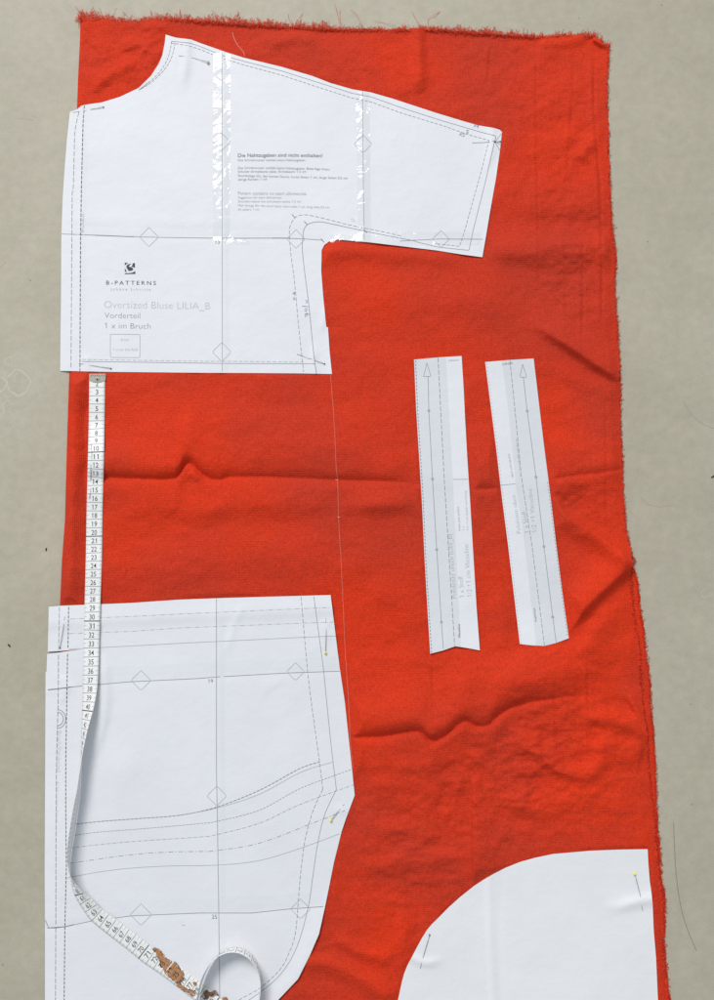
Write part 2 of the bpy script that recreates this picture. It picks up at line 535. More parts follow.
LEFT = [(12, 80.5), (40, 80), (80, 78), (109, 77), (200, 73), (300, 71), (372, 69.3), (430, 67.4), (480, 66), (520, 65), (560, 62), (605, 60), (700, 57), (850, 57), (1000, 58), (BOT, 60)]
RIGHT = [(12, 609), (46, 609), (80, 607.5), (110, 607.5), (150, 608.5), (200, 610), (235, 613), (258, 616), (290, 614.5), (330, 617.5), (380, 620), (420, 620), (460, 622), (500, 623.5), (530, 626), (550, 630.5), (562, 634), (570, 632), (578, 631), (595, 632), (621, 634), (640, 638), (660, 639.5), (702, 642), (732, 647), (768, 648.5), (795, 651.5), (820, 654), (850, 657), (880, 659.5), (910, 663), (940, 663), (975, 665), (1000, 668), (BOT, 680)]
LOWER = [(40, 605), (500, 620), (565, 631), (572, 636), (592, 639), (608, 640), (630, 644), (653, 646), (678, 650), (711, 651.5), (741, 654.5), (780, 656), (820, 657.5), (850, 660), (880, 662), (900, 665.5), (940, 664.5), (975, 667), (1000, 670), (BOT, 682)]
TOP = [(78, 19), (100, 18.5), (120, 21.5), (135, 22.5), (150, 20), (170, 19), (190, 20), (220, 22), (281, 26), (337, 29), (392, 29.5), (440, 29), (455, 31), (500, 34), (538, 36.5), (570, 35.5), (593, 35.5), (600, 40), (609, 46)]


def itp(tab, t):
    a = np.array(tab, float)
    return np.interp(t, a[:, 0], a[:, 1])


# ------------------------------------------------------------------ heights (millimetres)
def hA(x, y):
    h = 3.1 + .55 * fbm(x / 95, y / 95, 3, 2)
    over = smoothstep(0, 14, itp(LEFT, y) + 6 - x)
    h = h * (1 - over) + (1.1 + .12 * (x - 60)) * over
    h = h + ridge(x, y, [(187, 38), (186, 60), (181, 96)], 2.2, 4.5, 5.5, 0, .5)
    h = h + ridge(x, y, [(176, 50), (173, 84)], .8, 3, 4, .2, .5)
    h = h + ridge(x, y, [(79.5, 96), (82.5, 150), (80.5, 260), (80, 372)], .9, 2.5, 2.5, 0, .3)
    h = h + 2.4 * smoothstep(16, 0, np.abs(poly_sd(x, y, A_OUT))) * smoothstep(325, 345, x) * smoothstep(420, 380, x) * smoothstep(225, 243, y)
    h = h + 1.2 * smoothstep(14, 0, np.abs(poly_sd(x, y, A_OUT))) * smoothstep(490, 430, x) * smoothstep(230, 246, y) * smoothstep(400, 430, x)
    h = h + ridge(x, y, [(492, 128), (493, 146), (486, 175)], 1.6, 3, 4, 0, .5)
    h = h + ridge(x, y, [(314.5, 343), (313.5, 361), (316, 374)], 1.3, 2.5, 2.5, .2, 0) + ridge(x, y, [(312, 360), (320, 350)], .8, 2, 2, .2, .4)
    h = h + ridge(x, y, [(324.5, 308), (322.5, 327)], 1.4, 2.5, 2.2, .3, 0)
    h = h + ridge(x, y, [(86, 355), (87, 372)], 1.2, 3, 3, .2, 0)
    h = h + groove(x, y, [(60, 234), (140, 237), (219, 238), (323, 240)], .3, 2.5)
    h = h + .45 * ridge(x, y, [(222, 50), (222, 372)], 1, 4, 4, 0, 0)
    h = h + .5 * ridge(x, y, [(364, 90), (364, 240)], 1, 5, 5, 0, 0)
    h = h + ridge(x, y, [(62, 219), (140, 221), (320, 224)], .3, 6, 3, .1, .2)
    return h


def hB(x, y):
    h = 3.3 + .7 * fbm(x / 80 + 5, y / 80, 23, 2)
    over = smoothstep(0, 12, itp(LEFT, y) + 6 - x)
    h = h * (1 - over) + (1.2 + .13 * (x - 45)) * over
    h = h + ridge(x, y, [(40, 624), (75, 622), (130, 619), (220, 615), (340, 609)], 1.3, 12, 6, 0, 0)
    h = h + ridge(x, y, [(243, 602), (236, 618), (222, 660)], .9, 5, 2, .2, .3)
    h = h + ridge(x, y, [(286, 680), (268, 688), (258, 705)], .5, 3, 6, .3, .4)
    h = h + ridge(x, y, [(102, 650), (107, 690), (103, 725), (92, 765)], 2.2, 4, 12, .2, .3)
    h = h + ridge(x, y, [(132, 745), (118, 800), (112, 860)], 1.3, 14, 22, .2, .3)
    h = h + ridge(x, y, [(60, 674), (66, 690), (58, 705)], 1.4, 4, 4, .2, .3)
    h = h + ridge(x, y, [(47, 690), (60, 689), (80, 686)], .9, 3, 4, 0, .3)
    h = h + groove(x, y, [(46, 928), (64, 927), (92, 921), (132, 916), (218, 913), (290, 909), (322, 907)], .4, 3)
    h = h + groove(x, y, [(46, 690), (130, 682), (214, 677), (286, 673), (340, 671)], .35, 3)
    h = h + .4 * ridge(x, y, [(216.4, 598), (218.5, 900), (220, 1000)], 1, 4, 4, 0, 0)
    h = h + ridge(x, y, [(326, 618), (327, 634), (335, 640)], 1.2, 4, 4, .2, .3)
    h = h + ridge(x, y, [(336, 806), (346, 815)], .9, 4, 4, .2, .3)
    h = h + ridge(x, y, [(64, 606), (66, 625), (60, 640)], .8, 3, 4, .2, .3)
    h = h + 2.5 * smoothstep(18, 0, np.abs(poly_sd(x, y, B_OUT))) * smoothstep(880, 940, y) * smoothstep(230, 280, x)
    return h


def hD(x, y):
    h = 3.4 + .8 * fbm(x / 90 + 9, y / 90, 43, 2)
    h = h + ridge(x, y, [(488, 872), (489, 930), (492, 1000), (494, 1100)], 1.3, 4.5, 1.8, 0, 0)
    h = h + groove(x, y, [(502, 872), (499, 930), (501, 1000), (502, 1100)], .4, 2.5)
    h = h + ridge(x, y, [(410, 957), (420, 962), (430, 963), (448, 958)], 2.0, 4, 3.2, 0, .5)
    h = h + ridge(x, y, [(654, 899), (642, 901), (622, 906), (600, 910)], 2.6, 5, 6, 0, .6)
    return h


def hL(x, y):
    return 3.2 + 2.4 * smoothstep(615, 655, y) + .8 * smoothstep(380, 356, y) + .5 * fbm(x / 60, y / 90, 63, 2) + .6 * G((y - 478) / 12)


def hR(x, y):
    return 3.5 + 2.8 * smoothstep(608, 650, y) + .8 * smoothstep(385, 356, y) + .5 * fbm(x / 60, y / 90, 73, 2) + .6 * G((y - 480) / 12) + ridge(x, y, [(545, 640), (544, 600)], .5, 9, 9, 0, .3)


PAPERS = [(A_OUT, hA), (B_OUT, hB), (D_OUT, hD), (L_OUT, hL), (R_OUT, hR)]


FOLD = 2.25


def h_fab_raw(x, y):
    return 2.0 + FOLD * (h_folds(x, y) - 2.0)


def h_folds(x, y):
    h = 2.0 + .75 * fbm(x / 110, y / 48, 101, 2) + .30 * fbm(x / 34 + .5 * vnoise(x / 25, y / 25, 3), y / 26, 107, 2) + .12 * fbm(x / 14, y / 9, 111, 2)
    # long soft horizontal folds
    h = h + valley_h(x, y, [(92, 477), (130, 478.5), (170, 478.8), (179, 474), (185, 464.5), (191, 463.5), (198, 470), (207, 477.5), (219, 479.8), (232, 477), (262, 477)], 4.2, 7.5, 1.8, 14, .05, .35)
    h = h + valley_h(x, y, [(218, 478), (260, 477), (335, 480), (372, 481), (418, 483)], 2.8, 7, 1.3, 14, .2, .15)
    h = h + valley_h(x, y, [(405, 482), (430, 485), (464, 489), (488, 489), (515, 486), (560, 478), (600, 473), (628, 468)], 2.4, 8, 1.4, 13, .15, 0)
    h = h + ridge(x, y, [(105, 505), (190, 506), (290, 504), (420, 507)], 1.6, 16, 11, .15, .2)
    h = h + ridge(x, y, [(190, 471), (200, 482)], .9, 4, 5, .2, .4)
    h = h + ridge(x, y, [(170, 520), (215, 512), (235, 495)], .8, 7, 8, .3, .3)
    h = h + ridge(x, y, [(350, 505), (425, 503)], 1.4, 9, 8, .3, .3)
    # right upper part
    h = h + ridge(x, y, [(480, 250), (540, 251), (580, 250), (616, 252)], 3.4, 15, 12, .2, .1)
    h = h + ridge(x, y, [(325, 252), (360, 250), (420, 256), (480, 262)], 2.0, 8, 10, .0, .3)
    h = h + ridge(x, y, [(516, 316), (540, 327), (570, 345), (598, 364), (624, 379)], 4.6, 18, 6.5, .45, 0)
    h = h + ridge(x, y, [(556, 368), (590, 385), (622, 392)], 1.2, 8, 10, .2, .1)
    h = h + ridge(x, y, [(548, 488), (575, 477), (626, 468)], 1.5, 14, 8, .2, 0)
    h = h + ridge(x, y, [(541, 498), (558, 511), (590, 532), (634, 562)], 4.2, 5, 12, .15, 0)
    h = h + ridge(x, y, [(552, 642), (572, 620), (600, 592), (620, 574), (637, 562)], 6.0, 20, 6.0, .35, 0)
    h = h + ridge(x, y, [(575, 660), (596, 632), (618, 606)], 2.0, 8, 12, .3, .3)
    h = h - 1.0 * G(((x - 575) / 16)) * G((y - 505) / 10) * (1 + .7 * vnoise(x / 6, y / 5, 5))
    # middle folds
    h = h + valley_h(x, y, [(340, 738), (380, 736.5), (412, 731.5), (422, 733), (430, 741), (437, 740), (446, 735), (458, 725), (466, 721), (476, 726), (488, 725), (500, 714), (516, 706), (545, 700), (600, 694)], 4.6, 7.5, 2.2, 15, .05, .3)
    h = h + ridge(x, y, [(425, 728), (431, 734), (438, 733)], 1.0, 3, 3, .3, .3)
    h = h + ridge(x, y, [(352, 764), (400, 764), (450, 768)], 1.7, 14, 9, .0, .3)
    h = h + ridge(x, y, [(505, 735), (535, 752), (565, 772), (590, 774), (615, 752)], 2.6, 9, 7, .2, .25)
    h = h + ridge(x, y, [(575, 716), (605, 719), (630, 725), (648, 733)], 3.2, 9, 10, .3, 0)
    h = h + ridge(x, y, [(652, 737), (636, 708), (618, 684)], 3.0, 4, 14, 0, .5)
    h = h + ridge(x, y, [(465, 795), (457, 782), (470, 772)], 1.5, 5, 5, .3, .3)
    h = h + ridge(x, y, [(500, 792), (530, 808), (580, 800), (640, 812)], 1.6, 12, 9, .2, .2)
    h = h + ridge(x, y, [(475, 772), (474, 820), (475, 890)], 2.2, 20, 2.6, .2, 0)
    h = h + ridge(x, y, [(352, 822), (390, 830), (440, 826)], 1.3, 10, 9, .2, .3)
    h = h + ridge(x, y, [(352, 868), (400, 862), (450, 870)], 1.1, 10, 8, .2, .3)
    h = h + ridge(x, y, [(425, 692), (500, 678), (560, 668), (625, 664)], 2.2, 24, 20, .3, .2)
    h = h + ridge(x, y, [(590, 742), (615, 746), (645, 752)], 2.4, 9, 16, .25, .1)
    h = h + ridge(x, y, [(360, 790), (400, 786), (450, 792)], 1.6, 18, 16, .2, .3)
    h = h + ridge(x, y, [(110, 560), (190, 568), (330, 560), (410, 575)], 1.5, 24, 20, .2, .2)
    h = h + ridge(x, y, [(110, 430), (230, 425), (320, 436), (400, 425)], 1.4, 22, 20, .2, .2)
    h = h + ridge(x, y, [(365, 590), (400, 600), (425, 640)], 1.4, 16, 14, .2, .3)
    h = h + ridge(x, y, [(340, 300), (430, 306), (520, 298)], 1.5, 22, 20, .2, .2)
    h = h + ridge(x, y, [(500, 655), (503, 630), (497, 590)], 1.2, 12, 8, .2, .3)
    h = h + ridge(x, y, [(520, 190), (560, 205), (605, 196)], 1.3, 20, 16, .2, .2)
    # bottom near the round edge
    h = h + ridge(x, y, [(312, 962), (340, 968), (372, 985), (398, 1010)], 2.6, 8, 9, .0, .2)
    h = h + ridge(x, y, [(330, 935), (360, 952), (396, 962)], 1.6, 8, 6, .2, .2)
    h = h + ridge(x, y, [(400, 900), (404, 930), (398, 960)], 1.6, 9, 9, .3, .3)
    # left strip beside the measuring tape
    h = h + ridge(x, y, [(76, 360), (73, 450), (71, 530), (68, 620)], 2.6, 9, 7, 0, 0)
    h = h - .9 * G((x - 91) / 6) * smoothstep(340, 400, y) * smoothstep(640, 600, y)
    # upper strip
    h = h + ridge(x, y, [(96, 98), (102, 80), (140, 62)], 1.3, 7, 7, .2, .3)
    h = h + ridge(x, y, [(250, 48), (290, 38), (330, 40)], 1.2, 8, 7, .3, .3)
    h = h + ridge(x, y, [(418, 30), (420, 70), (422, 96)], 2.4, 6, 7, 0, .3)
    h = h + ridge(x, y, [(535, 45), (560, 42), (590, 37)], 1.4, 7, 7, .2, .2)
    h = h + ridge(x, y, [(592, 37), (600, 43), (610, 47)], 2.2, 4, 3, .2, 0)
    h = h + ridge(x, y, [(575, 162), (590, 145), (600, 138)], 1.6, 6, 7, .3, .3)
    # vertical pressed-in lines near the right edge
    for pts, a, w in (([(594, 40), (594, 110), (600, 180), (602, 260), (602, 350)], 1.0, 1.5), ([(583, 235), (583, 300), (582, 350)], .7, 1.4),
                      ([(575, 45), (572, 110), (566, 190)], .5, 1.5), ([(536, 40), (537, 160), (540, 300)], .45, 1.5), ([(564, 230), (566, 330)], .4, 1.4),
                      ([(491, 45), (487, 90)], .6, 1.5), ([(606, 395), (607, 540)], .6, 1.2), ([(554, 680), (558, 760)], .5, 1.3), ([(588, 650), (589, 780)], .5, 1.3), ([(380, 780), (380, 900)], .35, 1.3),
                      ([(432, 655), (434, 730)], .5, 1.4)):
        d, par = pl_dist(x, y, pts)
        a = a * .55 * (1 + .5 * vnoise(y / 17, x / 40, 19))
        h = h - a * G(d / w) * taper(par, .1, .2) + a * .6 * G((d - 3) / 3) * taper(par, .1, .2)
    h = h + .8 * G((x - 608) / 5) * smoothstep(300, 60, y)
    # crumpled areas
    for cx, cy, rx, ry, a in ((560, 745, 75, 60, 1.1), (470, 800, 90, 60, .7), (575, 500, 40, 30, .7), (560, 160, 50, 110, .5), (150, 50, 90, 30, .7), (580, 270, 40, 50, .6), (420, 880, 60, 60, .6), (350, 90, 250, 60, .4), (560, 640, 60, 40, .5)):
        m = G((x - cx) / rx) * G((y - cy) / ry)
        h = h + a * m * fbm(x / 15 + 1.3, y / 11, 131, 3)
    r = fbm(x / 38 + .6 * vnoise(x / 30, y / 30, 9), y / 24, 151, 3)
    h = h + .30 * (1 - np.abs(r)) * (.4 + .6 * smoothstep(350, 700, y + .4 * x))
    return h


def h_fab(x, y):
    x = np.asarray(x, float); y = np.asarray(y, float)
    h = h_fab_raw(x, y)
    for out, fn in PAPERS:
        sd = poly_sd(x, y, out)
        near = sd < 60
        lim = fn(x, y) - .55 + .42 * np.maximum(0, sd - 1.0) + .02 * np.maximum(0, sd) ** 2
        lim = np.where(near, lim, 99)
        h = np.where(h > lim, lim, h)
    # edges come down to the layer below / the floor
    dl = x - itp(LEFT, y)
    h = h * np.sqrt(np.clip(dl / 5.0, .03, 1))
    dr = itp(RIGHT, y) - x
    lift = 2.2 * G((y - 566) / 9) + .5 * np.maximum(0, vnoise(y / 26, y * 0, 8)) + .1
    h = h * (.48 + .52 * smoothstep(-1, 11, dr)) + lift * smoothstep(12, 0, dr) * .7
    return np.maximum(h, .7 * (dl > 1.5))


# ------------------------------------------------------------------ floor
def ribbon(mb, pts, w, mat, hf, eps, dash=None, step=2.0, smooth=False):
    """a thin printed line on a surface: pts in photo coords, w in px, hf height function in mm"""
    pts = np.array(pts, float)
    if smooth and len(pts) > 2: pts = catmull(pts, 8)
    if dash is None:
        runs = [resample(pts, step)]
    else:
        fine = resample(pts, .5)
        d = np.concatenate([[0], np.cumsum(np.hypot(*(fine[1:] - fine[:-1]).T))])
        per = sum(dash); pos = 0; runs = []
        while pos < d[-1]:
            for k, ln in enumerate(dash):
                if k % 2 == 0:
                    a, b = pos, min(pos + ln, d[-1])
                    if b - a > .3:
                        s = np.linspace(a, b, max(2, int((b - a) / step) + 1))
                        runs.append(np.stack([np.interp(s, d, fine[:, 0]), np.interp(s, d, fine[:, 1])], -1))
                pos += ln
    for r in runs:
        t = np.gradient(r, axis=0)
        t /= np.maximum(np.hypot(t[:, 0], t[:, 1]), 1e-6)[:, None]
        nrm = np.stack([-t[:, 1], t[:, 0]], -1) * w / 2
        a = r + nrm; b = r - nrm
        q = np.concatenate([a, b])
        z = (hf(q[:, 0], q[:, 1]) + eps) / 1000
        v = P(q[:, 0], q[:, 1], z)
        n = len(r)
        mb.add(v, [(i, i + 1, n + i + 1, n + i) for i in range(n - 1)], mat)


zero = lambda x, y: 0 * np.asarray(x, float)
fl = MB()
S = 4.0
fl.add([(-S, -S, 0), (S, -S, 0), (S, S, 0), (-S, S, 0)], [(0, 1, 2, 3)], 'floor')
for pts, w, m in (([(686, 384), (699, 377), (714, 371)], .45, 'scratch'), ([(683, 401), (692, 415), (703, 424), (716, 429)], .6, 'scuff'),
                  ([(640, 496), (648, 504), (660, 507), (672, 505)], .5, 'scuff'), ([(662, 270), (670, 262), (671, 250)], .35, 'scratch'), ([(676, 56), (684, 59)], .4, 'scratch'),
                  ([(18, 118), (34, 120)], .5, 'scuff'), ([(0, 268), (6, 262)], .5, 'scuff'), ([(38, 118), (31, 116)], .4, 'scuff')):
    ribbon(fl, pts, w, m, zero, .05, smooth=True)
rr = random.Random(3)
for cx, cy, rx, ry, w, a0, a1 in ((18.5, 383, 11, 12.5, 1.5, -2.6, 2.9), (17.5, 383, 11.5, 11.5, .8, 1.0, 4.0), (8.6, 361, 4, 3.6, .8, 0, 6.2), (11.8, 356.6, 1.6, 1.6, .6, 0, 6.2), (-2, 384, 8.5, 8, 1.6, -1.2, 1.4), (1.5, 377, 3, 6, .7, -1.5, 1.5),
                                  (7.5, 404, 3.2, 3, .7, 2.9, 6.6), (8, 392.5, 4.5, 4.5, .7, .3, 3.0), (-3, 408, 7, 7.5, 1.2, -.7, 1.5), (11, 421, 5, 6, .5, -1.2, 1.3), (10.5, 375.5, 1.8, 2, .6, 1.4, 6.6), (19, 379, 4.6, 6, .7, 2.5, 4.6),
                                  (6, 415, 9, 8, .5, .2, 1.3), (14, 434, 6, 6, .5, -2, 1), (3, 440, 5, 4, .5, 0, 5), (662, 505, 0, 0, 0, 0, 0), (706, 593, 5, 4.5, .6, 0, 4.5), (641, 596, 1.6, 1, .5, 0, 5)):
    if rx == 0: continue
    ph = rr.uniform(0, 9)
    pr = [(cx + rx * math.cos(t) * (1 + .08 * math.sin(3 * t + ph) + .05 * math.sin(7 * t + ph)), cy + ry * math.sin(t) * (1 + .08 * math.sin(4 * t + ph) + .05 * math.sin(9 * t))) for t in np.linspace(a0, a1, 40)]
    ribbon(fl, pr, w, 'scratch', zero, .04 + rr.random() * .03, step=1)
floor = fl.build('floor', smooth=False)
tag(floor, kind='structure')

# ------------------------------------------------------------------ the red cloth
cloth = empty('red_fabric', V(345, 560, 0))
tag(cloth, 'bright red linen cloth folded double on the concrete floor, frayed along its top edge', 'fabric')
NX, NY = 470, 800
u, v = np.meshgrid(np.linspace(0, 1, NX), np.linspace(0, 1, NY))
y = 12 + v * (BOT - 12)
for _ in range(3):
    x = itp(LEFT, y) + u * (itp(RIGHT, y) - itp(LEFT, y))
    tp = itp(TOP, x)
    y = tp + v * (BOT - tp)
# small irregularities along the raw edge
x = x + (smoothstep(.985, 1, u) * (.9 * vnoise(y / 3.0, y * 0, 77) + .7 * vnoise(y / 9.0, y * 0, 78)))
y = y + (smoothstep(.012, 0, v) * (.9 * vnoise(x / 2.6, x * 0, 79) + .8 * vnoise(x / 8.0, x * 0, 80)))
h = h_fab(x, y)
pts = P(x, y, h / 1000).reshape(-1, 3)
idx = np.arange(NX * NY).reshape(NY, NX)
quads = np.stack([idx[:-1, :-1], idx[1:, :-1], idx[1:, 1:], idx[:-1, 1:]], -1).reshape(-1, 4)


def grid_mesh(name, pts, quads, mat, parent):
    me = bpy.data.meshes.new(name)
    pts = pts - np.array(parent.location)
    me.vertices.add(len(pts)); me.vertices.foreach_set('co', pts.astype(np.float32).ravel())
    me.loops.add(quads.size); me.loops.foreach_set('vertex_index', quads.astype(np.int32).ravel())
    me.polygons.add(len(quads)); me.polygons.foreach_set('loop_start', np.arange(0, quads.size, 4, dtype=np.int32))
    me.polygons.foreach_set('loop_total', np.full(len(quads), 4, dtype=np.int32))
    me.polygons.foreach_set('use_smooth', np.ones(len(quads), bool))
    me.update(calc_edges=True); me.validate()
    me.materials.append(M[mat])
    o = bpy.data.objects.new(name, me); sc.collection.objects.link(o); o.parent = parent
    return o


grid_mesh('upper_layer', pts, quads, 'fabric', cloth)
# lower layer: seen as a narrow strip beyond the raw edge
n1, n2 = 40, 700
u, v = np.meshgrid(np.linspace(0, 1, n1), np.linspace(0, 1, n2))
y = 60 + v * (BOT - 60)
e = itp(LOWER, y)
x = e - 30 + u * 30 + smoothstep(.93, 1, u) * (.9 * vnoise(y / 3.3, y * 0, 87) + .6 * vnoise(y / 8, y * 0, 88))
h = .55 + .35 * fbm(x / 12, y / 16, 301, 2) * smoothstep(560, 600, y)
h = np.maximum(h, .25)
h2 = h_fab(np.minimum(x, itp(RIGHT, y)), y)
h = np.where(x < itp(RIGHT, y) + .5, np.minimum(h, np.maximum(h2 - .45, .15)), h)
idx = np.arange(n1 * n2).reshape(n2, n1)
quads = np.stack([idx[:-1, :-1], idx[1:, :-1], idx[1:, 1:], idx[:-1, 1:]], -1).reshape(-1, 4)
grid_mesh('lower_layer', P(x, y, h / 1000).reshape(-1, 3), quads, 'fabric', cloth)

# fraying
R = random.Random(5)
fr = MB()


def strand(x0, y0, z0, ang, ln, r=.16, curl=.6, mat='fray', n=5, droop=True):
    p = []; x, y, a = x0, y0, ang
    k = R.uniform(-curl, curl)
    for i in range(n + 1):
        t = i / n
        z = z0 * (1 - t) + .35 * t + R.uniform(0, .5) + 1.2 * math.sin(math.pi * t) * R.random() * .5
        p.append(V(x, y, z / 1000))
        x += math.cos(a) * ln / n; y += math.sin(a) * ln / n
        a += k / n * 2 + R.uniform(-.25, .25)
    tube(fr, p, r / 1000, mat, 3)


xs = 79.0
while xs < 609:
    ty = float(itp(TOP, xs))
    dens = 1.0 if xs < 560 else .8
    L0 = (5.0 if xs < 330 else 2.6 if xs < 400 else 3.8 if xs < 460 else 3.6)
    L0 *= .55 + .75 * (float(vnoise(xs / 9, 0, 55)) * .5 + .5)
    for q in range(4):
        strand(xs + R.uniform(-1.2, 1.2), ty + R.uniform(0, 2.6), R.uniform(1.8, 3.4), -math.pi / 2 + R.gauss(0, .6), max(1.0, R.gauss(L0, L0 * .6)), r=R.uniform(.14, .30), curl=1.1, mat='fray2' if R.random() < .4 else 'fray')
    if R.random() < .6:   # threads lying back over the cloth and along the edge
        strand(xs, ty + R.uniform(-1, 4), 3.0, R.choice([0, math.pi]) + R.uniform(-.7, .7), R.uniform(3, 8), r=.16, curl=1.0, mat=R.choice(['fray', 'fray2']))
    xs += .85
for a in range(26):
    strand(83 + R.uniform(-3, 3), 18 + R.uniform(-2, 4), 2, math.radians(R.uniform(150, 290)), R.uniform(4, 9), r=.2, curl=1.4)
for pts in ([(99, 7), (101, 12), (104, 20), (106, 24)], [(150, 10), (152, 20)], [(146, 18), (152, 19), (160, 15), (166, 14)], [(151, 10), (153, 17), (157, 19)], [(335, 4), (337, 12), (339, 20), (341, 28)], [(340, 10), (340, 20), (343, 28)],
            [(350.5, 9.5), (355, 13), (359, 19), (363, 27)], [(374, 20), (380, 22), (388, 24), (395, 25)], [(412, 12), (415, 17), (419, 24), (426, 27)],
            [(428.5, 27), (428, 21), (432, 16), (440, 12)], [(433, 17), (437, 14), (440, 10.5)], [(212, 10), (216, 14), (224, 20)], [(268, 18), (272, 22), (276, 27)]):
    c = catmull(pts, 5)
    tube(fr, [V(a, b, (1.2 + .8 * math.sin(i * .7)) / 1000) for i, (a, b) in enumerate(c)], .00016, R.choice(['fray', 'fray2', 'fray']), 4)
ys = 46.0
while ys < BOT:
    ex = float(itp(RIGHT, ys))
    for q in range(3 if ys > 180 else 2):
        strand(ex - R.uniform(-.2, 1.6), ys + R.uniform(-.5, .5), R.uniform(1.2, 2.4), R.gauss(0, .9), abs(R.gauss(1.5, .9)) + .6, r=R.uniform(.18, .34), curl=1.8, n=4, mat='fray' if R.random() < .8 else 'fray2')
    if ys > 570:
        lx = float(itp(LOWER, ys))
        for q in range(2):
            strand(lx - R.uniform(0, 1.8), ys + R.uniform(-.5, .5), R.uniform(.9, 1.8), R.gauss(0, .9), abs(R.gauss(1.5, .9)) + .5, r=R.uniform(.18, .32), curl=1.8, n=4)
        if ys > 830 and R.random() < .7:
            strand(ex - R.uniform(1, 5), ys, 2.4, R.uniform(-1.5, 1.5), R.uniform(1.5, 3), r=.2, curl=2, n=4)
    ys += .95
fr.build('frayed_edge', cloth)

# ------------------------------------------------------------------ paper pieces
def paper_mesh(mb, out, hf, mat='paper', step=3.0, extra=None, matf=None, thick=.16):
    o = resample(np.array(list(out) + [out[0]], float), 2.5)[:-1] if False else None
    loop = []
    n = len(out)
    for i in range(n):
        a = np.array(out[i], float); b = np.array(out[(i + 1) % n], float)
        k = max(1, int(np.hypot(*(b - a)) / 3.0))
        for j in range(k): loop.append(tuple(a + (b - a) * j / k))
    xs = [p[0] for p in loop]; ys = [p[1] for p in loop]
    gx, gy = np.meshgrid(np.arange(min(xs), max(xs), step), np.arange(min(ys), max(ys), step))
    gx = gx + (np.arange(gx.shape[0])[:, None] % 2) * step / 2
    gx = gx.ravel(); gy = gy.ravel()
    keep = poly_sd(gx, gy, out) < -step * .45
    vs = [Vector(p) for p in loop]; es = [(i, (i + 1) % len(loop)) for i in range(len(loop))]
    for ex in (extra or []):
        d = np.abs(pl_dist(gx, gy, ex)[0]); keep &= d > step * .4
    for ex in (extra or []):
        r = resample(ex, 3.0); b0 = len(vs)
        vs += [Vector((float(a), float(b))) for a, b in r]
        es += [(b0 + i, b0 + i + 1) for i in range(len(r) - 1)]
    vs += [Vector((float(a), float(b))) for a, b in zip(gx[keep], gy[keep])]
    fid = [list(range(len(loop)))]
    rv, re_, rf, *_ = delaunay_2d_cdt(vs, es, [], 0, 1e-5)
    q = np.array([(p.x, p.y) for p in rv])
    f = np.array([t for t in rf])
    c = q[f].mean(1)
    f = f[poly_sd(c[:, 0], c[:, 1], out) < 0]
    # orient in the picture plane so that normals point up
    a, b, d = q[f[:, 0]], q[f[:, 1]], q[f[:, 2]]
    cr = (b[:, 0] - a[:, 0]) * (d[:, 1] - a[:, 1]) - (b[:, 1] - a[:, 1]) * (d[:, 0] - a[:, 0])
    f[cr > 0] = f[cr > 0][:, ::-1]
    f = f[np.abs(cr) > .03]
    z = hf(q[:, 0], q[:, 1])
    top = P(q[:, 0], q[:, 1], z / 1000)
    if matf is None:
        mb.add(top, f, mat)
    else:
        c = q[f].mean(1); sel = matf(c[:, 0], c[:, 1])
        n0 = mb.n
        mb.add(top, f[~sel], mat)
        k = mb.mi('grey')
        for t in f[sel]:
            mb.f.append(tuple(int(i) + n0 for i in t)); mb.m.append(k)
    bot = top.copy(); bot[:, 2] -= thick / 1000
    from collections import Counter
    cnt = Counter()
    for t in f:
        for i in range(3):
            cnt[tuple(sorted((t[i], t[(i + 1) % 3])))] += 1
    side = []
    N = len(q)
    for t in f:
        for i in range(3):
            e0, e1 = t[i], t[(i + 1) % 3]
            if cnt[tuple(sorted((e0, e1)))] == 1:
                side.append((e1, e0, e0 + N, e1 + N))
    mb.add(np.concatenate([top, bot]), side, mat)
    mb.add(bot, f[:, ::-1], mat)


_tc = {}


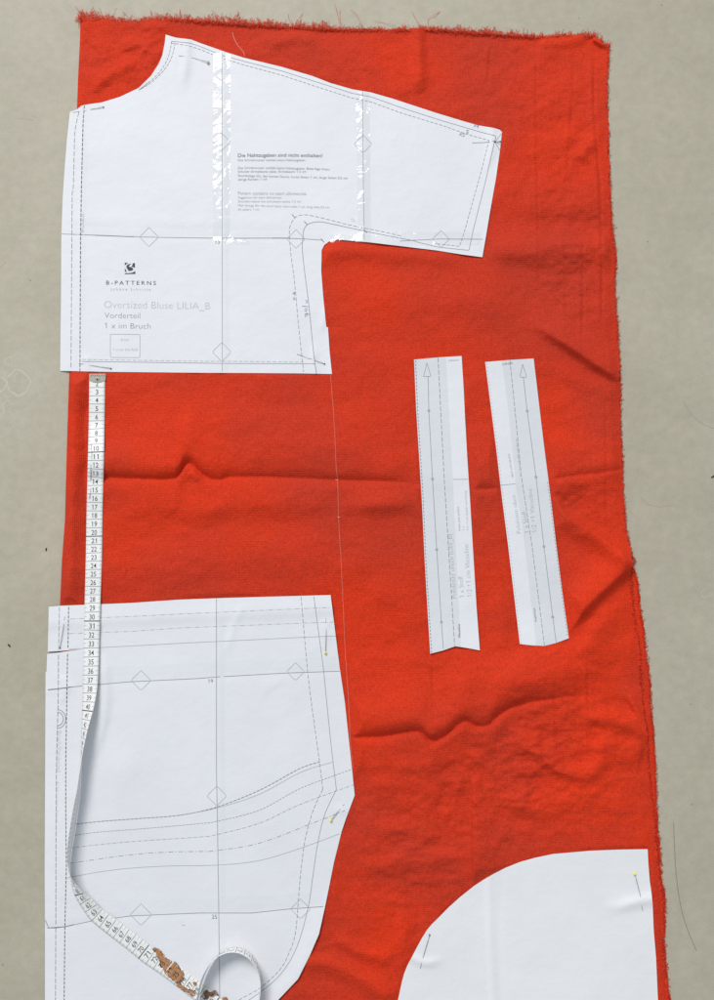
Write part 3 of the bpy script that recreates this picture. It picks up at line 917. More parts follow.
def text(mb, s, p0, p1, size, mat, hf, eps=.16, thin=0.0, spacing=1.0, arc=0.0, fit=True, shear=0.0):
    """printed words: baseline from p0 to p1 (photo coords), size = cap height in px"""
    key = (s, thin, spacing)
    if key not in _tc:
        cu = bpy.data.curves.new('t', 'FONT')
        cu.body = s; cu.size = 1.0; cu.offset = thin; cu.space_character = spacing; cu.resolution_u = 3
        ob = bpy.data.objects.new('t', cu); sc.collection.objects.link(ob)
        dg = bpy.context.evaluated_depsgraph_get()
        me = ob.evaluated_get(dg).to_mesh()
        vv = np.array([w.co[:2] for w in me.vertices]) if len(me.vertices) else np.zeros((0, 2))
        ff = [tuple(p.vertices) for p in me.polygons]
        ob.evaluated_get(dg).to_mesh_clear()
        bpy.data.objects.remove(ob); bpy.data.curves.remove(cu)
        _tc[key] = (vv, ff)
        # the built-in face draws 1 as a bare bar and a thinned underscore vanishes: add both by hand
        vl = [tuple(p) for p in vv]
        for i_, ch in enumerate(s):
            if ch not in '1_': continue
            def xr(t_):
                cu = bpy.data.curves.new('t', 'FONT'); cu.body = t_; cu.size = 1.0; cu.space_character = spacing
                ob = bpy.data.objects.new('t', cu); sc.collection.objects.link(ob)
                bpy.context.view_layer.update()
                xs_ = [c[0] for c in ob.bound_box]; r_ = (min(xs_), max(xs_))
                bpy.data.objects.remove(ob); bpy.data.curves.remove(cu); return r_
            b_ = xr(s[:i_ + 1])[1]; n_ = len(vl)
            if ch == '1':
                wv = .075 if thin > -.015 else .05
                vl += [(b_ - wv, .69), (b_ - wv * .2, .69), (b_ - .20, .49), (b_ - .20 - wv * .2, .56)]
                ff.append((n_, n_ + 3, n_ + 2, n_ + 1))
            else:
                w_ = xr('_'); a_ = b_ - (w_[1] - w_[0])
                vl += [(a_, -.10), (b_, -.10), (b_, -.15), (a_, -.15)]
                ff.append((n_, n_ + 3, n_ + 2, n_ + 1))
        vv = np.array(vl) if vl else np.zeros((0, 2))
        _tc[key] = (vv, ff)
    vv, ff = _tc[key]
    if len(vv) == 0: return
    x0, x1 = vv[:, 0].min(), vv[:, 0].max()
    p0 = np.array(p0, float); p1 = np.array(p1, float)
    L = np.hypot(*(p1 - p0)); d = (p1 - p0) / L; up = np.array([d[1], -d[0]])
    sx = L / (x1 - x0) if fit else size / .72
    X = (vv[:, 0] - x0) * sx; Y = vv[:, 1] * size / .72
    X = X + shear * Y
    Y = Y - arc * 4 * (X / L) * (1 - X / L)
    q = p0 + X[:, None] * d + Y[:, None] * up
    z = hf(q[:, 0], q[:, 1]) + eps
    mb.add(P(q[:, 0], q[:, 1], z / 1000), ff, mat)


def diamond(mb, cx, cy, r, hf, mat='ink_mid', w=.45):
    ribbon(mb, [(cx, cy - r), (cx + r, cy), (cx, cy + r), (cx - r, cy), (cx, cy - r)], w, mat, hf, .12, step=3)


def clear_strip(parent, x0, y0, x1, y1, w, hf, seed, lift=.28):
    """a strip of see-through sticky tape with slightly irregular cut ends"""
    mb = MB()
    a = np.array([x0, y0], float); b = np.array([x1, y1], float)
    L = np.hypot(*(b - a)); d = (b - a) / L; nn = np.array([-d[1], d[0]])
    nl = int(L / 1.5) + 2; nw = 9
    V2 = []
    for i in range(nl):
        for j in range(nw):
            t = j / (nw - 1) - .5
            s = L * i / (nl - 1)
            if i in (0, nl - 1): s += .8 * (j % 2) * (1 if i == 0 else -1)
            V2.append(a + d * s + nn * w * t)
    q = np.array(V2)
    z = hf(q[:, 0], q[:, 1]) + lift + .04 * vnoise(q[:, 0] / 3, q[:, 1] / 3, seed) + .16 * vnoise(q[:, 0] / 8, q[:, 1] / 8, seed + 1)
    fs = []
    for i in range(nl - 1):
        for j in range(nw - 1):
            k = i * nw + j
            fs.append((k, k + 1, k + nw + 1, k + nw))
    pq = P(q[:, 0], q[:, 1], z / 1000)
    nz = np.cross(pq[1] - pq[0], pq[nw] - pq[0])[2]
    if nz < 0: fs = [f[::-1] for f in fs]
    mb.add(pq, fs, 'clear')
    return mb.build('clear_tape', parent)


def sheet_root(name, out, label, cat, group=None):
    cx = sum(p[0] for p in out) / len(out); cy = sum(p[1] for p in out) / len(out)
    e = empty(name, V(cx, cy, .002))
    return tag(e, label, cat, group)


# ---- A: blouse front
A = sheet_root('sewing_pattern', A_OUT, 'white paper blouse front pattern with a short sleeve, printed with a black logo', 'sewing pattern', 'paper sewing patterns on the cloth')
mb = MB()
paper_mesh(mb, A_OUT, hA)
# overlapping page strips
ribbon(mb, [(66, 229), (200, 231), (322, 234)], 11, 'paper2', hA, .03, step=3)
ribbon(mb, [(227, 54), (227, 236)], 4.5, 'paper2', hA, .035, step=3)
ribbon(mb, [(227, 245), (227, 371)], 3.0, 'paper2', hA, .035, step=3)
ribbon(mb, [(367, 94), (367, 238)], 5, 'paper2', hA, .035, step=3)
E = .12
ribbon(mb, [(79, 112), (76.5, 122), (74.7, 133), (73.3, 188), (72.2, 193), (71.6, 280), (71, 369)], .55, 'ink', hA, E, dash=(5, 1.6))
ribbon(mb, [(84.5, 105.2), (83, 125), (81.4, 188), (80.6, 240), (80.2, 310), (80, 371)], .75, 'ink_dark', hA, E, dash=(3.5, 1.2))
ribbon(mb, [(73, 112.6), (79.6, 111.3)], .45, 'ink', hA, E)
ribbon(mb, [(61.8, 234), (90, 235), (118, 236.2), (141, 237), (219, 238.2), (284, 238.2), (323, 240.2)], .55, 'ink', hA, E, smooth=True)
ribbon(mb, [(95, 235.2), (118, 236.2), (134, 236.8)], .8, 'ink', hA, E + .01)
ribbon(mb, [(272, 238), (288, 238.2)], .8, 'ink', hA, E + .01)
ribbon(mb, [(222, 53), (222.2, 240), (222.3, 371.5)], .55, 'ink_mid', hA, E)
ribbon(mb, [(362.6, 91), (363.2, 170), (364.2, 240)], .6, 'ink_mid', hA, E)
ribbon(mb, [(400, 241), (440, 239), (483, 239.2)], .5, 'ink', hA, E)
for c in ((149, 237, 9.6), (221.8, 352, 9.6), (296, 239, 9.3), (363, 144, 9), (221.5, 142, 9), (441, 239, 8.5)):
    diamond(mb, *c, hA)
text(mb, "13", (215.0, 243.6), (219.6, 243.8), 3.3, 'ink', hA)
# seam lines
SOL = [(171.5, 41.2), (190, 43), (200, 46.4), (222, 55.2), (245, 61.5), (282, 71), (312, 80.5), (352, 93.2), (371, 96.8), (400, 107.2), (441, 120.4), (481.6, 132.3), (496, 136), (495.4, 139)]
ribbon(mb, SOL, .45, 'ink', hA, E)
ribbon(mb, [(494.6, 140), (493.5, 146), (485, 183.3), (473, 231), (469, 250.4), (437.4, 247), (415, 241.5)], .45, 'ink', hA, E)
DAS = [(171, 43), (188, 45.5), (200, 49.4), (222, 58.2), (245, 65.2), (282, 75.2), (312, 85.2), (352, 98), (371, 101.8), (400, 112.6), (444, 126), (468, 134.6), (489, 140.3)]
ribbon(mb, DAS, .5, 'ink', hA, E, dash=(3.2, 1.4))
ribbon(mb, [(489, 140.3), (481.6, 169.7), (464.6, 231), (459.5, 246.4), (434, 243.4)], .5, 'ink', hA, E, dash=(3.2, 1.4))
ribbon(mb, [(171.5, 41.2), (170.6, 48), (168.6, 56), (165, 64), (158, 74), (148, 83), (139, 90)], .5, 'ink', hA, E, dash=(3, 1.2), smooth=True)
ribbon(mb, [(175, 42.5), (174, 49), (171.4, 58), (166, 67.5), (158, 76.5), (149, 84), (141, 89)], .5, 'ink', hA, E, dash=(3.4, 1), smooth=True)
ribbon(mb, [(139, 90), (143, 86.8), (149, 81.8)], .9, 'ink', hA, E, dash=(1.2, .8))
text(mb, "M", (474.0, 127.2), (477.9, 128.2), 3.0, 'ink_dark', hA, thin=-.01)
text(mb, "S", (465.6, 132.8), (468.2, 133.6), 3.6, 'ink_dark', hA, thin=-.01)
text(mb, "XS", (458.6, 135.4), (464.2, 137.0), 3.6, 'ink_dark', hA, thin=-.01)
for p in ([(495, 142), (501.6, 133.4)], [(495, 142), (501.2, 141.2)], [(495, 142), (500, 150.8)], [(495, 142), (492, 140.6)], [(495, 142), (500.6, 144.8)], [(495, 142), (495.6, 137)]):
    ribbon(mb, p, .35, 'ink_dark', hA, E)
ribbon(mb, [(494.2, 142), (496, 142)], 1.2, 'ink_dark', hA, E + .02)
# armhole
ribbon(mb, [(401, 236), (380, 231.2), (354, 226), (334, 221), (315.4, 216.5), (305, 214.8), (296, 216.8), (290.5, 225), (289.4, 233.6), (291, 255.4), (294.4, 280.6), (297.8, 317.6), (300.8, 347), (303.6, 372)], .5, 'ink', hA, E, dash=(4, 1.6), smooth=True)
ribbon(mb, [(415, 241), (380, 234.2), (364, 231), (332, 224), (319, 221.8), (308.7, 223.9), (304, 229.4), (302.8, 238.6), (302.3, 248.7), (304.5, 270.6), (308.7, 304), (313.6, 352.6), (316.4, 373.5)], .5, 'ink', hA, E, smooth=True)
for p in ([(292, 214.4), (295.2, 218)], [(304.2, 221.4), (307.2, 224.6)], [(321, 238.8), (324.2, 242.4)], [(364, 229.4), (367, 233)]):
    ribbon(mb, p, .6, 'ink_dark', hA, E)
ribbon(mb, [(82, 359.4), (200, 361.2), (240, 361.3), (303.6, 362.2)], .45, 'ink_mid', hA, E, dash=(4, 1.6))
ribbon(mb, [(82, 361.4), (140, 362.2), (222, 363.4), (314.8, 363.8)], .45, 'ink', hA, E)
# pen notes
for p in ([(292.5, 293.5), (295.8, 292.8)], [(294, 291.5), (294.3, 295.5)], [(293.4, 297), (295.4, 299.6), (293, 299.2)], [(305.5, 300), (307.4, 301.4), (305.8, 303.2)], [(302, 306.2), (308, 306.6)], [(304.6, 309), (307.2, 308.4), (306.2, 311.4), (304.4, 310.4)],
          [(305, 313.8), (309.6, 314.4)], [(306.8, 312.4), (306.8, 316.2)], [(304.8, 314.4), (305.6, 317)]):
    ribbon(mb, p, .55, 'ink_blue', hA, E, smooth=True)
for p in ([(350.6, 219.8), (353, 218.2), (354, 220.6), (351.4, 221.6)], [(354, 220.6), (355.8, 222.4)]):
    ribbon(mb, p, .35, 'ink_light', hA, E, smooth=True)
# logo: black square with a cut-out flowing B
lg = lambda L_: [(118 + a * .0364, 256 + b * .0364) for a, b in L_]
for poly in ([(186, 186), (278, 186), (228, 222), (206, 250), (186, 248)], [(188, 330), (246, 434), (188, 428)],
             [(226, 290), (256, 240), (328, 210), (354, 224), (302, 268), (292, 284), (330, 300), (390, 318), (424, 362), (384, 402), (300, 414), (262, 364), (236, 322)],
             [(404, 204), (440, 190), (466, 198), (466, 328), (430, 308), (362, 292), (394, 258)], [(186, 468), (300, 470), (400, 456), (446, 430), (468, 410), (484, 492), (186, 498)]):
    pq = np.array(lg(poly)); mb.add(P(pq[:, 0], pq[:, 1], (hA(pq[:, 0], pq[:, 1]) + .16) / 1000), [tuple(range(len(poly)))[::-1]], 'ink_dark')
text(mb, "B-PATTERNS", (106.2, 284.6), (156, 285.0), 4.1, 'ink_dark', hA, spacing=1.45)
text(mb, "schöne Schnitte", (110.8, 290.4), (150.6, 290.8), 2.9, 'ink_mid', hA, spacing=1.5, thin=-.008)
text(mb, "Oversized Bluse LILIA_B", (104.3, 307.9), (210, 309.4), 7.4, 'ink_light', hA, thin=-.022)
text(mb, "Vorderteil", (104.6, 318.0), (140, 318.4), 5.9, 'ink', hA, thin=-.02)
text(mb, "1 x im Bruch", (105, 328.4), (150.6, 328.8), 5.9, 'ink', hA, thin=-.02)
ribbon(mb, [(110.4, 334.2), (140, 334.4), (140, 357.6), (110.4, 357.4), (110.4, 334.2)], .45, 'ink_mid', hA, E)
text(mb, "front", (121, 341), (129, 341), 2.8, 'ink_light', hA, thin=-.01)
text(mb, "1 x on the fold", (113.3, 350.8), (137.4, 350.8), 2.8, 'ink_light', hA, thin=-.01)
# text block
T = lambda s, x0, y0, x1, y1, sz, m, arc=0.0, th=-.006: text(mb, s, (x0, y0), (x1, y1), sz, m, hA, thin=th, arc=arc)
T("Die Nahtzugaben sind nicht enthalten!", 238, 157.2, 322.5, 157.4, 3.7, 'ink_dark', -.5, 0)
T("Das Schnittmuster enthält keine Nahtzugaben.", 238, 161.2, 305.7, 161.2, 2.4, 'ink')
T("Das Schnittmuster enthält keine Nahtzugaben. Bitte füge hinzu:", 238, 169.0, 329.8, 170.4, 2.5, 'ink', -.5)
T("Schulter-Ärmelkante oben, Ärmelsaum: 1,5 cm", 238, 172.6, 306, 172.8, 2.5, 'ink')
T("Saumbelege (für den kurzen Saum): kurze Seiten 1 cm, lange Seiten 0,5 cm", 238, 176.6, 347.4, 179.2, 2.5, 'ink')
T("übrige Kanten: 1 cm", 238, 180.6, 267, 180.2, 2.5, 'ink')
T("Pattern contains no seam allowances.", 238, 194.7, 307, 195.1, 3.3, 'ink_mid')
T("Suggestion for seam allowances:", 238, 198.5, 281.7, 198.6, 2.4, 'ink_mid')
T("Shoulder-sleeve line and sleeve seams: 1,5 cm", 238, 202.4, 300.8, 202.6, 2.4, 'ink_mid')
T("Hem facings (for the short hem): short sides 1 cm, long sides 0,5 cm", 238, 206.3, 329.4, 208.4, 2.4, 'ink_mid')
T("All others: 1 cm", 238, 210.6, 259, 210.4, 2.4, 'ink_mid')
text(mb, "Bruch/fold", (83.6, 232), (84.2, 214), 2.2, 'ink_light', hA, thin=-.01)
mb.build('paper_sheet', A)
clear_strip(A, 217.6, 52.5, 217.2, 241, 8.5, hA, 900)
clear_strip(A, 227.3, 54, 227.0, 238, 6.6, hA, 905)
clear_strip(A, 362.6, 91.5, 364.5, 243, 13.5, hA, 910)
clear_strip(A, 330, 238.2, 394, 239.6, 8.5, hA, 920)
clear_strip(A, 392, 238.6, 481, 238.8, 13.5, hA, 930)
clear_strip(A, 223.5, 240.6, 250, 241.2, 8, hA, 940)

# ---- B: lower piece
B = sheet_root('sewing_pattern', B_OUT, 'white paper pattern with five curved hem lines lying under the measuring tape', 'sewing pattern', 'paper sewing patterns on the cloth')
mb = MB()
paper_mesh(mb, B_OUT, hB)
ribbon(mb, [(72, 673), (214, 667), (336, 661)], 9, 'paper2', hB, .03, step=3)
ribbon(mb, [(66, 905), (214, 903), (322, 898)], 9, 'paper2', hB, .03, step=3)
ribbon(mb, [(221.5, 600), (223.2, 898)], 4.5, 'paper2', hB, .035, step=3)
ribbon(mb, [(59.5, 607), (58.6, 650)], .5, 'ink', hB, E, dash=(5, 1.3))
ribbon(mb, [(58.5, 655), (58.4, 690), (56.6, 760), (56.1, 800), (55.8, 926)], .6, 'ink', hB, E, dash=(5, 1.3))
ribbon(mb, [(55.8, 928), (55.5, 1000), (55.4, 1100)], .6, 'ink', hB, E, dash=(5, 1.3))
ribbon(mb, [(68.7, 607), (68.0, 649)], .75, 'ink_dark', hB, E, dash=(3, 1.2))
ribbon(mb, [(67.6, 654), (67, 690), (65.8, 760), (65.8, 810), (66.4, 867), (64.9, 926), (64.2, 1000), (64, 1100)], .75, 'ink_dark', hB, E, dash=(3, 1.2))
ribbon(mb, [(70.2, 619), (130, 616.5), (184, 613.8), (330.6, 607.4)], .45, 'ink_mid', hB, E, dash=(5, 1.5, 1, 1.5))
ribbon(mb, [(69, 633.5), (130, 631.4), (180, 627.9), (333, 622)], .45, 'ink_mid', hB, E, dash=(5, 1.5, 1, 1.5))
ribbon(mb, [(69, 649.2), (99, 647.7), (180, 643.3), (305, 637.2), (335.6, 635.9)], .45, 'ink_mid', hB, E)
ribbon(mb, [(47.8, 689.8), (71.4, 687), (129.6, 681.8), (200, 678.4), (214.6, 677.1), (286.4, 673), (339.6, 671.2)], .55, 'ink', hB, E)
ribbon(mb, [(48, 689.8), (60, 688.6), (71, 687)], 1.0, 'ink', hB, E + .01)
ribbon(mb, [(216.4, 599), (216.4, 770), (217.2, 807), (218.6, 900), (219.8, 1000), (220, 1100)], .65, 'ink_mid', hB, E)
for c in ((141, 680.5, 10), (295.5, 671.7, 9), (216.8, 796, 10), (141, 914.6, 10.8), (300.5, 909, 10)):
    diamond(mb, *c, hB)
text(mb, "19", (208.2, 682.6), (213.0, 682.6), 3.6, 'ink', hB)
text(mb, "25", (211.8, 918.8), (217.0, 918.8), 4.2, 'ink', hB)
ribbon(mb, [(301, 596.6), (307.7, 673), (312, 708), (318.6, 755), (322.8, 789.4)], .5, 'ink', hB, E, dash=(4, 1.6))
ribbon(mb, [(322.8, 789.4), (313, 811), (305, 840.4), (300.5, 875), (298.4, 900), (295.4, 933), (289, 953), (280, 969.6), (260.4, 987.8), (240.8, 999), (225, 1010)], .5, 'ink', hB, E, dash=(4, 1.6), smooth=True)
ribbon(mb, [(313.8, 596.4), (323.6, 670), (328, 715), (331.6, 750), (336.4, 789.4)], .45, 'ink', hB, E)
ribbon(mb, [(336.4, 789.4), (325, 813.8), (318.3, 840.4), (313, 875), (308, 908), (296.8, 947), (280, 975), (254.8, 996), (235, 1008)], .45, 'ink', hB, E, smooth=True)
ribbon(mb, [(72, 824.6), (100, 821.5), (140, 818.5), (180, 815.2), (217, 807), (260, 790), (299.7, 768.6), (319.7, 762)], .7, 'ink', hB, E, dash=(3.2, 1), smooth=True)
ribbon(mb, [(180, 815.2), (217, 808), (260, 794), (300, 772.6), (333, 762)], .45, 'ink_mid', hB, E, smooth=True)
ribbon(mb, [(71.4, 835.6), (100, 832), (140, 829), (200, 823.6), (217, 821.3), (260, 810), (300, 788.6), (351.6, 769.4)], .45, 'ink', hB, E, dash=(2.6, 1), smooth=True)
ribbon(mb, [(70.2, 848), (100, 844.5), (140, 841), (200, 837), (217, 834.6), (260, 823), (300, 804.5), (354, 784.6)], .45, 'ink', hB, E, dash=(3, 1.2, .8, 1.2), smooth=True)
ribbon(mb, [(69, 863.4), (129.6, 854.9), (170, 852), (200, 851.5), (217, 850.5), (260, 843), (313, 823), (345, 810.6)], .45, 'ink', hB, E, dash=(5, 2, 1, 2), smooth=True)
ribbon(mb, [(66.5, 878), (96, 872.5), (129.6, 868.3), (170, 866), (220, 865), (260, 860.4), (300, 848.4), (339.6, 833.8)], .45, 'ink_mid', hB, E, smooth=True)
ribbon(mb, [(45.4, 920), (48.6, 928), (55.7, 928), (64.6, 926.8), (91.5, 921), (131.8, 915.8), (200, 913), (218.4, 913), (252, 913), (291, 908.8), (323.4, 906.6)], .55, 'ink', hB, E)
ribbon(mb, [(47.6, 928), (64.6, 926.8), (74, 924.6)], .9, 'ink', hB, E + .01)
for r in (8.6, 6.2):
    ribbon(mb, [(57.2 + r * math.sin(t) , 719 - r * 1.1 * math.cos(t)) for t in np.linspace(.1, math.pi - .1, 14)], .6, 'ink', hB, E, step=1)
text(mb, "Bruch/Vorderteil", (57.6, 731), (56.8, 772), 4.2, 'ink_light', hB, thin=-.02)
text(mb, "fold/center front", (56.2, 782), (55.6, 822), 3.0, 'ink_light', hB, thin=-.02)
ribbon(mb, [(181.6, 925.8), (185, 925)], .5, 'ink_mid', hB, E)
mb.build('paper_sheet', B)

# ---- D: round-edged piece
D = sheet_root('sewing_pattern', D_OUT, 'plain white unprinted paper pattern with a rounded upper left edge', 'sewing pattern', 'paper sewing patterns on the cloth')
mb = MB(); paper_mesh(mb, D_OUT, hD, mat='paperD'); mb.build('paper_sheet', D)

# ---- the two narrow strips
SL = sheet_root('pattern_strip', L_OUT, 'narrow paper placket strip with a V-notched bottom end, grey on its left side', 'pattern strip', 'two narrow placket strips')
mb = MB()
div = [(446, 357), (452.8, 478), (455.5, 540), (461.2, 647)]
paper_mesh(mb, L_OUT, hL, step=3.0, extra=[[(446, 357.4), (452.8, 478), (455.5, 540), (461.0, 646.9)]], matf=lambda x, y: x < np.interp(y, [357, 478, 540, 647], [446, 452.8, 455.5, 461.2]))
ribbon(mb, [(428.1, 376.4), (428.8, 410.6), (432.5, 479), (436.7, 549.6), (441.4, 622), (443.3, 648.6)], .45, 'ink', hL, E)
ribbon(mb, [(426.9, 363), (423.5, 376.6), (430.9, 376.4), (426.9, 363)], .4, 'ink', hL, E)
for c in ((428.8, 410.6), (432.5, 479), (436.7, 549.6), (441.4, 622)):
    ribbon(mb, [(c[0] - 1.3, c[1]), (c[0] + 1.3, c[1])], 2.2, 'ink_mid', hL, E + .02, step=.8)
ribbon(mb, [(438, 357.8), (444.2, 479), (448, 540), (454.6, 645.4)], .55, 'ink', hL, E, dash=(4.5, 1.6))
ribbon(mb, [(415.6, 360.5), (417.6, 410), (423.2, 500), (425.8, 560), (431.6, 653)], .7, 'ink', hL, E, dash=(2, 1.5))
ribbon(mb, [(453, 479.4), (468.2, 479.2)], .5, 'ink_mid', hL, E)
text(mb, "Pololeiste unten (Lilia_B)", (456.6, 598), (451.8, 534), 5.0, 'ink_mid', hL, thin=-.022)
text(mb, "1 x Stoff", (464.6, 597), (462.6, 576), 5.0, 'ink_mid', hL, thin=-.022)
text(mb, "1/2 +1 cm Vlieseline", (471.8, 596.5), (468.2, 544), 5.0, 'ink_mid', hL, thin=-.022)
text(mb, "lower polo placket", (460.4, 530.5), (458.9, 506.5), 2.3, 'ink_mid', hL, thin=-.01)
text(mb, "1 x", (464.4, 530.3), (464.2, 526), 2.3, 'ink_light', hL, thin=-.01)
text(mb, "1/2 +1 cm fusible interfacing", (468.6, 530.3), (466.4, 490.5), 2.3, 'ink_light', hL, thin=-.01)
text(mb, "Vlieseline", (460.6, 638), (460.0, 624), 2.5, 'ink_dark', hL, thin=-.005)
text(mb, "unten", (458.6, 359.2), (448.6, 359.8), 2.4, 'ink_mid', hL, thin=-.005)
mb.build('paper_sheet', SL)

SR = sheet_root('pattern_strip', R_OUT, 'narrow paper placket strip with a V-pointed bottom end, grey on its right side', 'pattern strip', 'two narrow placket strips')
mb = MB()
gy = [361, 412, 485, 540, 644]; gxx = [501.8, 508.5, 515.8, 524, 536]
paper_mesh(mb, R_OUT, hR, step=3.0, extra=[[(501.9, 361.0), (508.5, 412), (515.8, 485), (524, 540), (535.9, 645.0)]], matf=lambda x, y: x > np.interp(y, gy, gxx))
ribbon(mb, [(523.3, 377), (527.2, 411), (536, 477), (543.9, 546.5), (552.7, 617), (556.2, 642.6)], .45, 'ink', hR, E)
ribbon(mb, [(522.6, 364.3), (519.8, 377.2), (526.8, 377.2), (522.6, 364.3)], .4, 'ink', hR, E)
for c in ((527.2, 411), (536, 477), (543.9, 546.5), (552.7, 617)):
    ribbon(mb, [(c[0] - 1.3, c[1]), (c[0] + 1.3, c[1])], 2.2, 'ink_mid', hR, E + .02, step=.8)
ribbon(mb, [(510, 360.4), (515, 411), (521.4, 477), (532, 546), (544.4, 645.6)], .5, 'ink', hR, E, dash=(4.5, 1.4))
ribbon(mb, [(486.6, 363), (492, 405), (498, 452), (503.6, 500), (509.4, 545), (521, 643)], .45, 'ink_mid', hR, E, dash=(1.6, 2.0))
ribbon(mb, [(547.6, 482), (554.8, 540), (561.2, 590), (567.6, 637)], .5, 'ink', hR, E, dash=(1.8, 1.6))
ribbon(mb, [(500.5, 485.2), (515.6, 483.8)], .5, 'ink_mid', hR, E)
text(mb, "Pololeiste oben", (521.0, 533), (515.6, 495), 4.6, 'ink_mid', hR, thin=-.022)
text(mb, "1 x Stoff", (529.0, 532.5), (525.8, 511), 4.6, 'ink_mid', hR, thin=-.022)
text(mb, "1/2 +1 Vlieseline", (536.6, 532), (531.8, 488.5), 4.6, 'ink_mid', hR, thin=-.022)
text(mb, "upper polo placket", (513.2, 477.5), (509.6, 453.5), 2.2, 'ink_mid', hR, thin=-.01)
text(mb, "1/2 +1 cm fusible interfacing", (521.4, 476.5), (517.0, 438.5), 2.2, 'ink_light', hR, thin=-.01)
text(mb, "Vlieseline", (533.2, 608), (535.2, 622), 2.4, 'ink', hR, thin=-.005)
text(mb, "oben", (512.6, 362.4), (502.4, 363.4), 2.4, 'ink', hR, thin=-.005)
mb.build('paper_sheet', SR)


# ------------------------------------------------------------------ measuring tape
def surf(x, y):
    h = h_fab(x, y)
    for out, fn in PAPERS:
        sd = poly_sd(x, y, out)
        h = np.where(sd < 1.5, np.maximum(h, fn(x, y)), h)
    return h


W = .0192
# grounded edge in photo coords, tilt of the ribbon (degrees), extra lift in mm
ST = [(89.3, 374.5, 0, 0), (89.0, 410, 0, 0), (88.4, 440, 0, 0), (87.4, 480, 0, 0), (86.5, 520, 0, 0), (85.8, 560, 0, 0), (84.8, 600, 4, 0), (84.0, 630, 6, 0), (83.4, 660, 8, 0), (82.9, 685, 14, 0), (82.5, 705, 30, .3), (81.8, 725, 50, .5), (81.2, 745, 64, .5), (80.9, 765, 74, .5),
      (80.3, 785, 82, .5), (79.0, 800, 88, .5), (76.4, 820, 91, .5), (73.6, 838, 90, .5), (71.2, 852, 85, .5), (70.0, 864, 76, .5), (69.8, 874, 66, .5), (71.6, 884, 52, .3), (75.4, 896.4, 36, 0), (83.8, 910.4, 20, 0), (92.2, 921.6, 10, 0), (111.8, 937.5, 4, 0), (128, 950, 2, 0), (144, 963, 0, 0), (161.4, 975, 0, 0), (178, 987.6, 0, 0), (194.7, 1000.4, 0, 0),
      (215, 1016, 5, 0), (240, 1040, 20, 0), (262, 1070, 55, 0), (274, 1100, 78, 0), (272, 1125, 84, 0), (262, 1130, 86, 0), (256, 1110, 88, 0), (255, 1070, 90, 0), (256, 1030, 92, 0), (258.5, 1002, 94, 0), (261, 985, 94, 0), (260, 970, 95, 0), (254, 957, 96, 0), (245, 949.8, 97, 0), (236, 947.6, 98, 0), (227, 949.5, 99, 0),
      (218, 955, 99, 1), (210.5, 964, 98, 2), (205, 975, 96, 2), (201, 987, 92, 2), (198.5, 1000, 88, 2), (196, 1030, 85, 1), (194, 1070, 84, 0), (190, 1110, 80, 0)]
st_ = catmull([(a, b, c, d) for a, b, c, d in ST], 10)
st_ = resample(st_, 1.2)
zf = surf(st_[:, 0], st_[:, 1])
az = P(st_[:, 0], st_[:, 1], 0 * st_[:, 0])[:, :2]
tg = np.gradient(az, axis=0); tg /= np.hypot(tg[:, 0], tg[:, 1])[:, None]
left = np.stack([-tg[:, 1], tg[:, 0]], -1)     # left-hand side of travel, seen from above
tau = np.radians(st_[:, 2])
# height of the whole cross section over what lies below
zc = zf.copy()
for k in np.linspace(0, 1, 6):
    qx = st_[:, 0] + 0; qy = st_[:, 1] + 0
    w2 = az + left * (W * np.cos(tau) * k)[:, None]
    # back to photo coords on the floor plane
    dx = w2[:, 0]; dy = w2[:, 1]; dz = -CAM_H
    yc = dy * ct + dz * st; zc_ = -dy * st + dz * ct
    pxx = 357 + FPX * dx / -zc_; pyy = 500 - FPX * yc / -zc_
    zc = np.maximum(zc, surf(pxx, pyy))
ker = np.ones(9) / 9
zmx = np.array([zc[max(0, i - 3):i + 4].max() for i in range(len(zc))])
zs = np.convolve(np.pad(zmx, 4, mode='edge'), ker, 'valid') + .55 + st_[:, 3]
base = P(st_[:, 0], st_[:, 1], zs / 1000)
ac = np.stack([left[:, 0] * np.cos(tau), left[:, 1] * np.cos(tau), np.sin(tau)], -1)
t3 = np.gradient(base, axis=0); t3 /= np.linalg.norm(t3, axis=1)[:, None]
ac = ac - (ac * t3).sum(1)[:, None] * t3; ac /= np.linalg.norm(ac, axis=1)[:, None]
nr = np.cross(t3, ac); nr /= np.linalg.norm(nr, axis=1)[:, None]
nr *= np.sign((nr[0] * np.array([0, 0, 1])).sum())
mid = base + ac * W / 2
arc = np.concatenate([[0], np.cumsum(np.linalg.norm(mid[1:] - mid[:-1], axis=1))]) * 100  # centimetres
# numbers: fit the printed scale at a few seen places (photo y / x of a tick on the path)
def arc_at(px, py):
    i = np.argmin(np.hypot(st_[:, 0] - px, st_[:, 1] - py)); return arc[i]
keys = [(arc_at(89.2, 388), 2), (arc_at(88, 453), 10), (arc_at(86.2, 536.5), 20), (arc_at(84.8, 604), 28), (arc_at(83, 683.6), 37), (arc_at(82, 719), 41), (arc_at(107, 933.5), 65), (arc_at(138.6, 958.5), 70), (arc_at(181, 989.8), 76)]
keys.append((keys[-1][0] + 80, 156)); keys.insert(0, (keys[0][0] - 2, 0))
print('TAPE', [(round(a, 1), b) for a, b in keys])
ka = np.array([k[0] for k in keys]); kn = np.array([k[1] for k in keys], float)


def on_tape(s, w, off):
    """s cm along, w 0..1 across, off metres above the printed face"""
    s = np.asarray(s, float); w = np.asarray(w, float)
    a = np.interp(s, kn, ka)
    g = lambda arr: np.stack([np.interp(a, arc, arr[:, k]) for k in range(3)], -1)
    return g(base) + g(ac) * (W * w)[:, None] + g(nr) * off


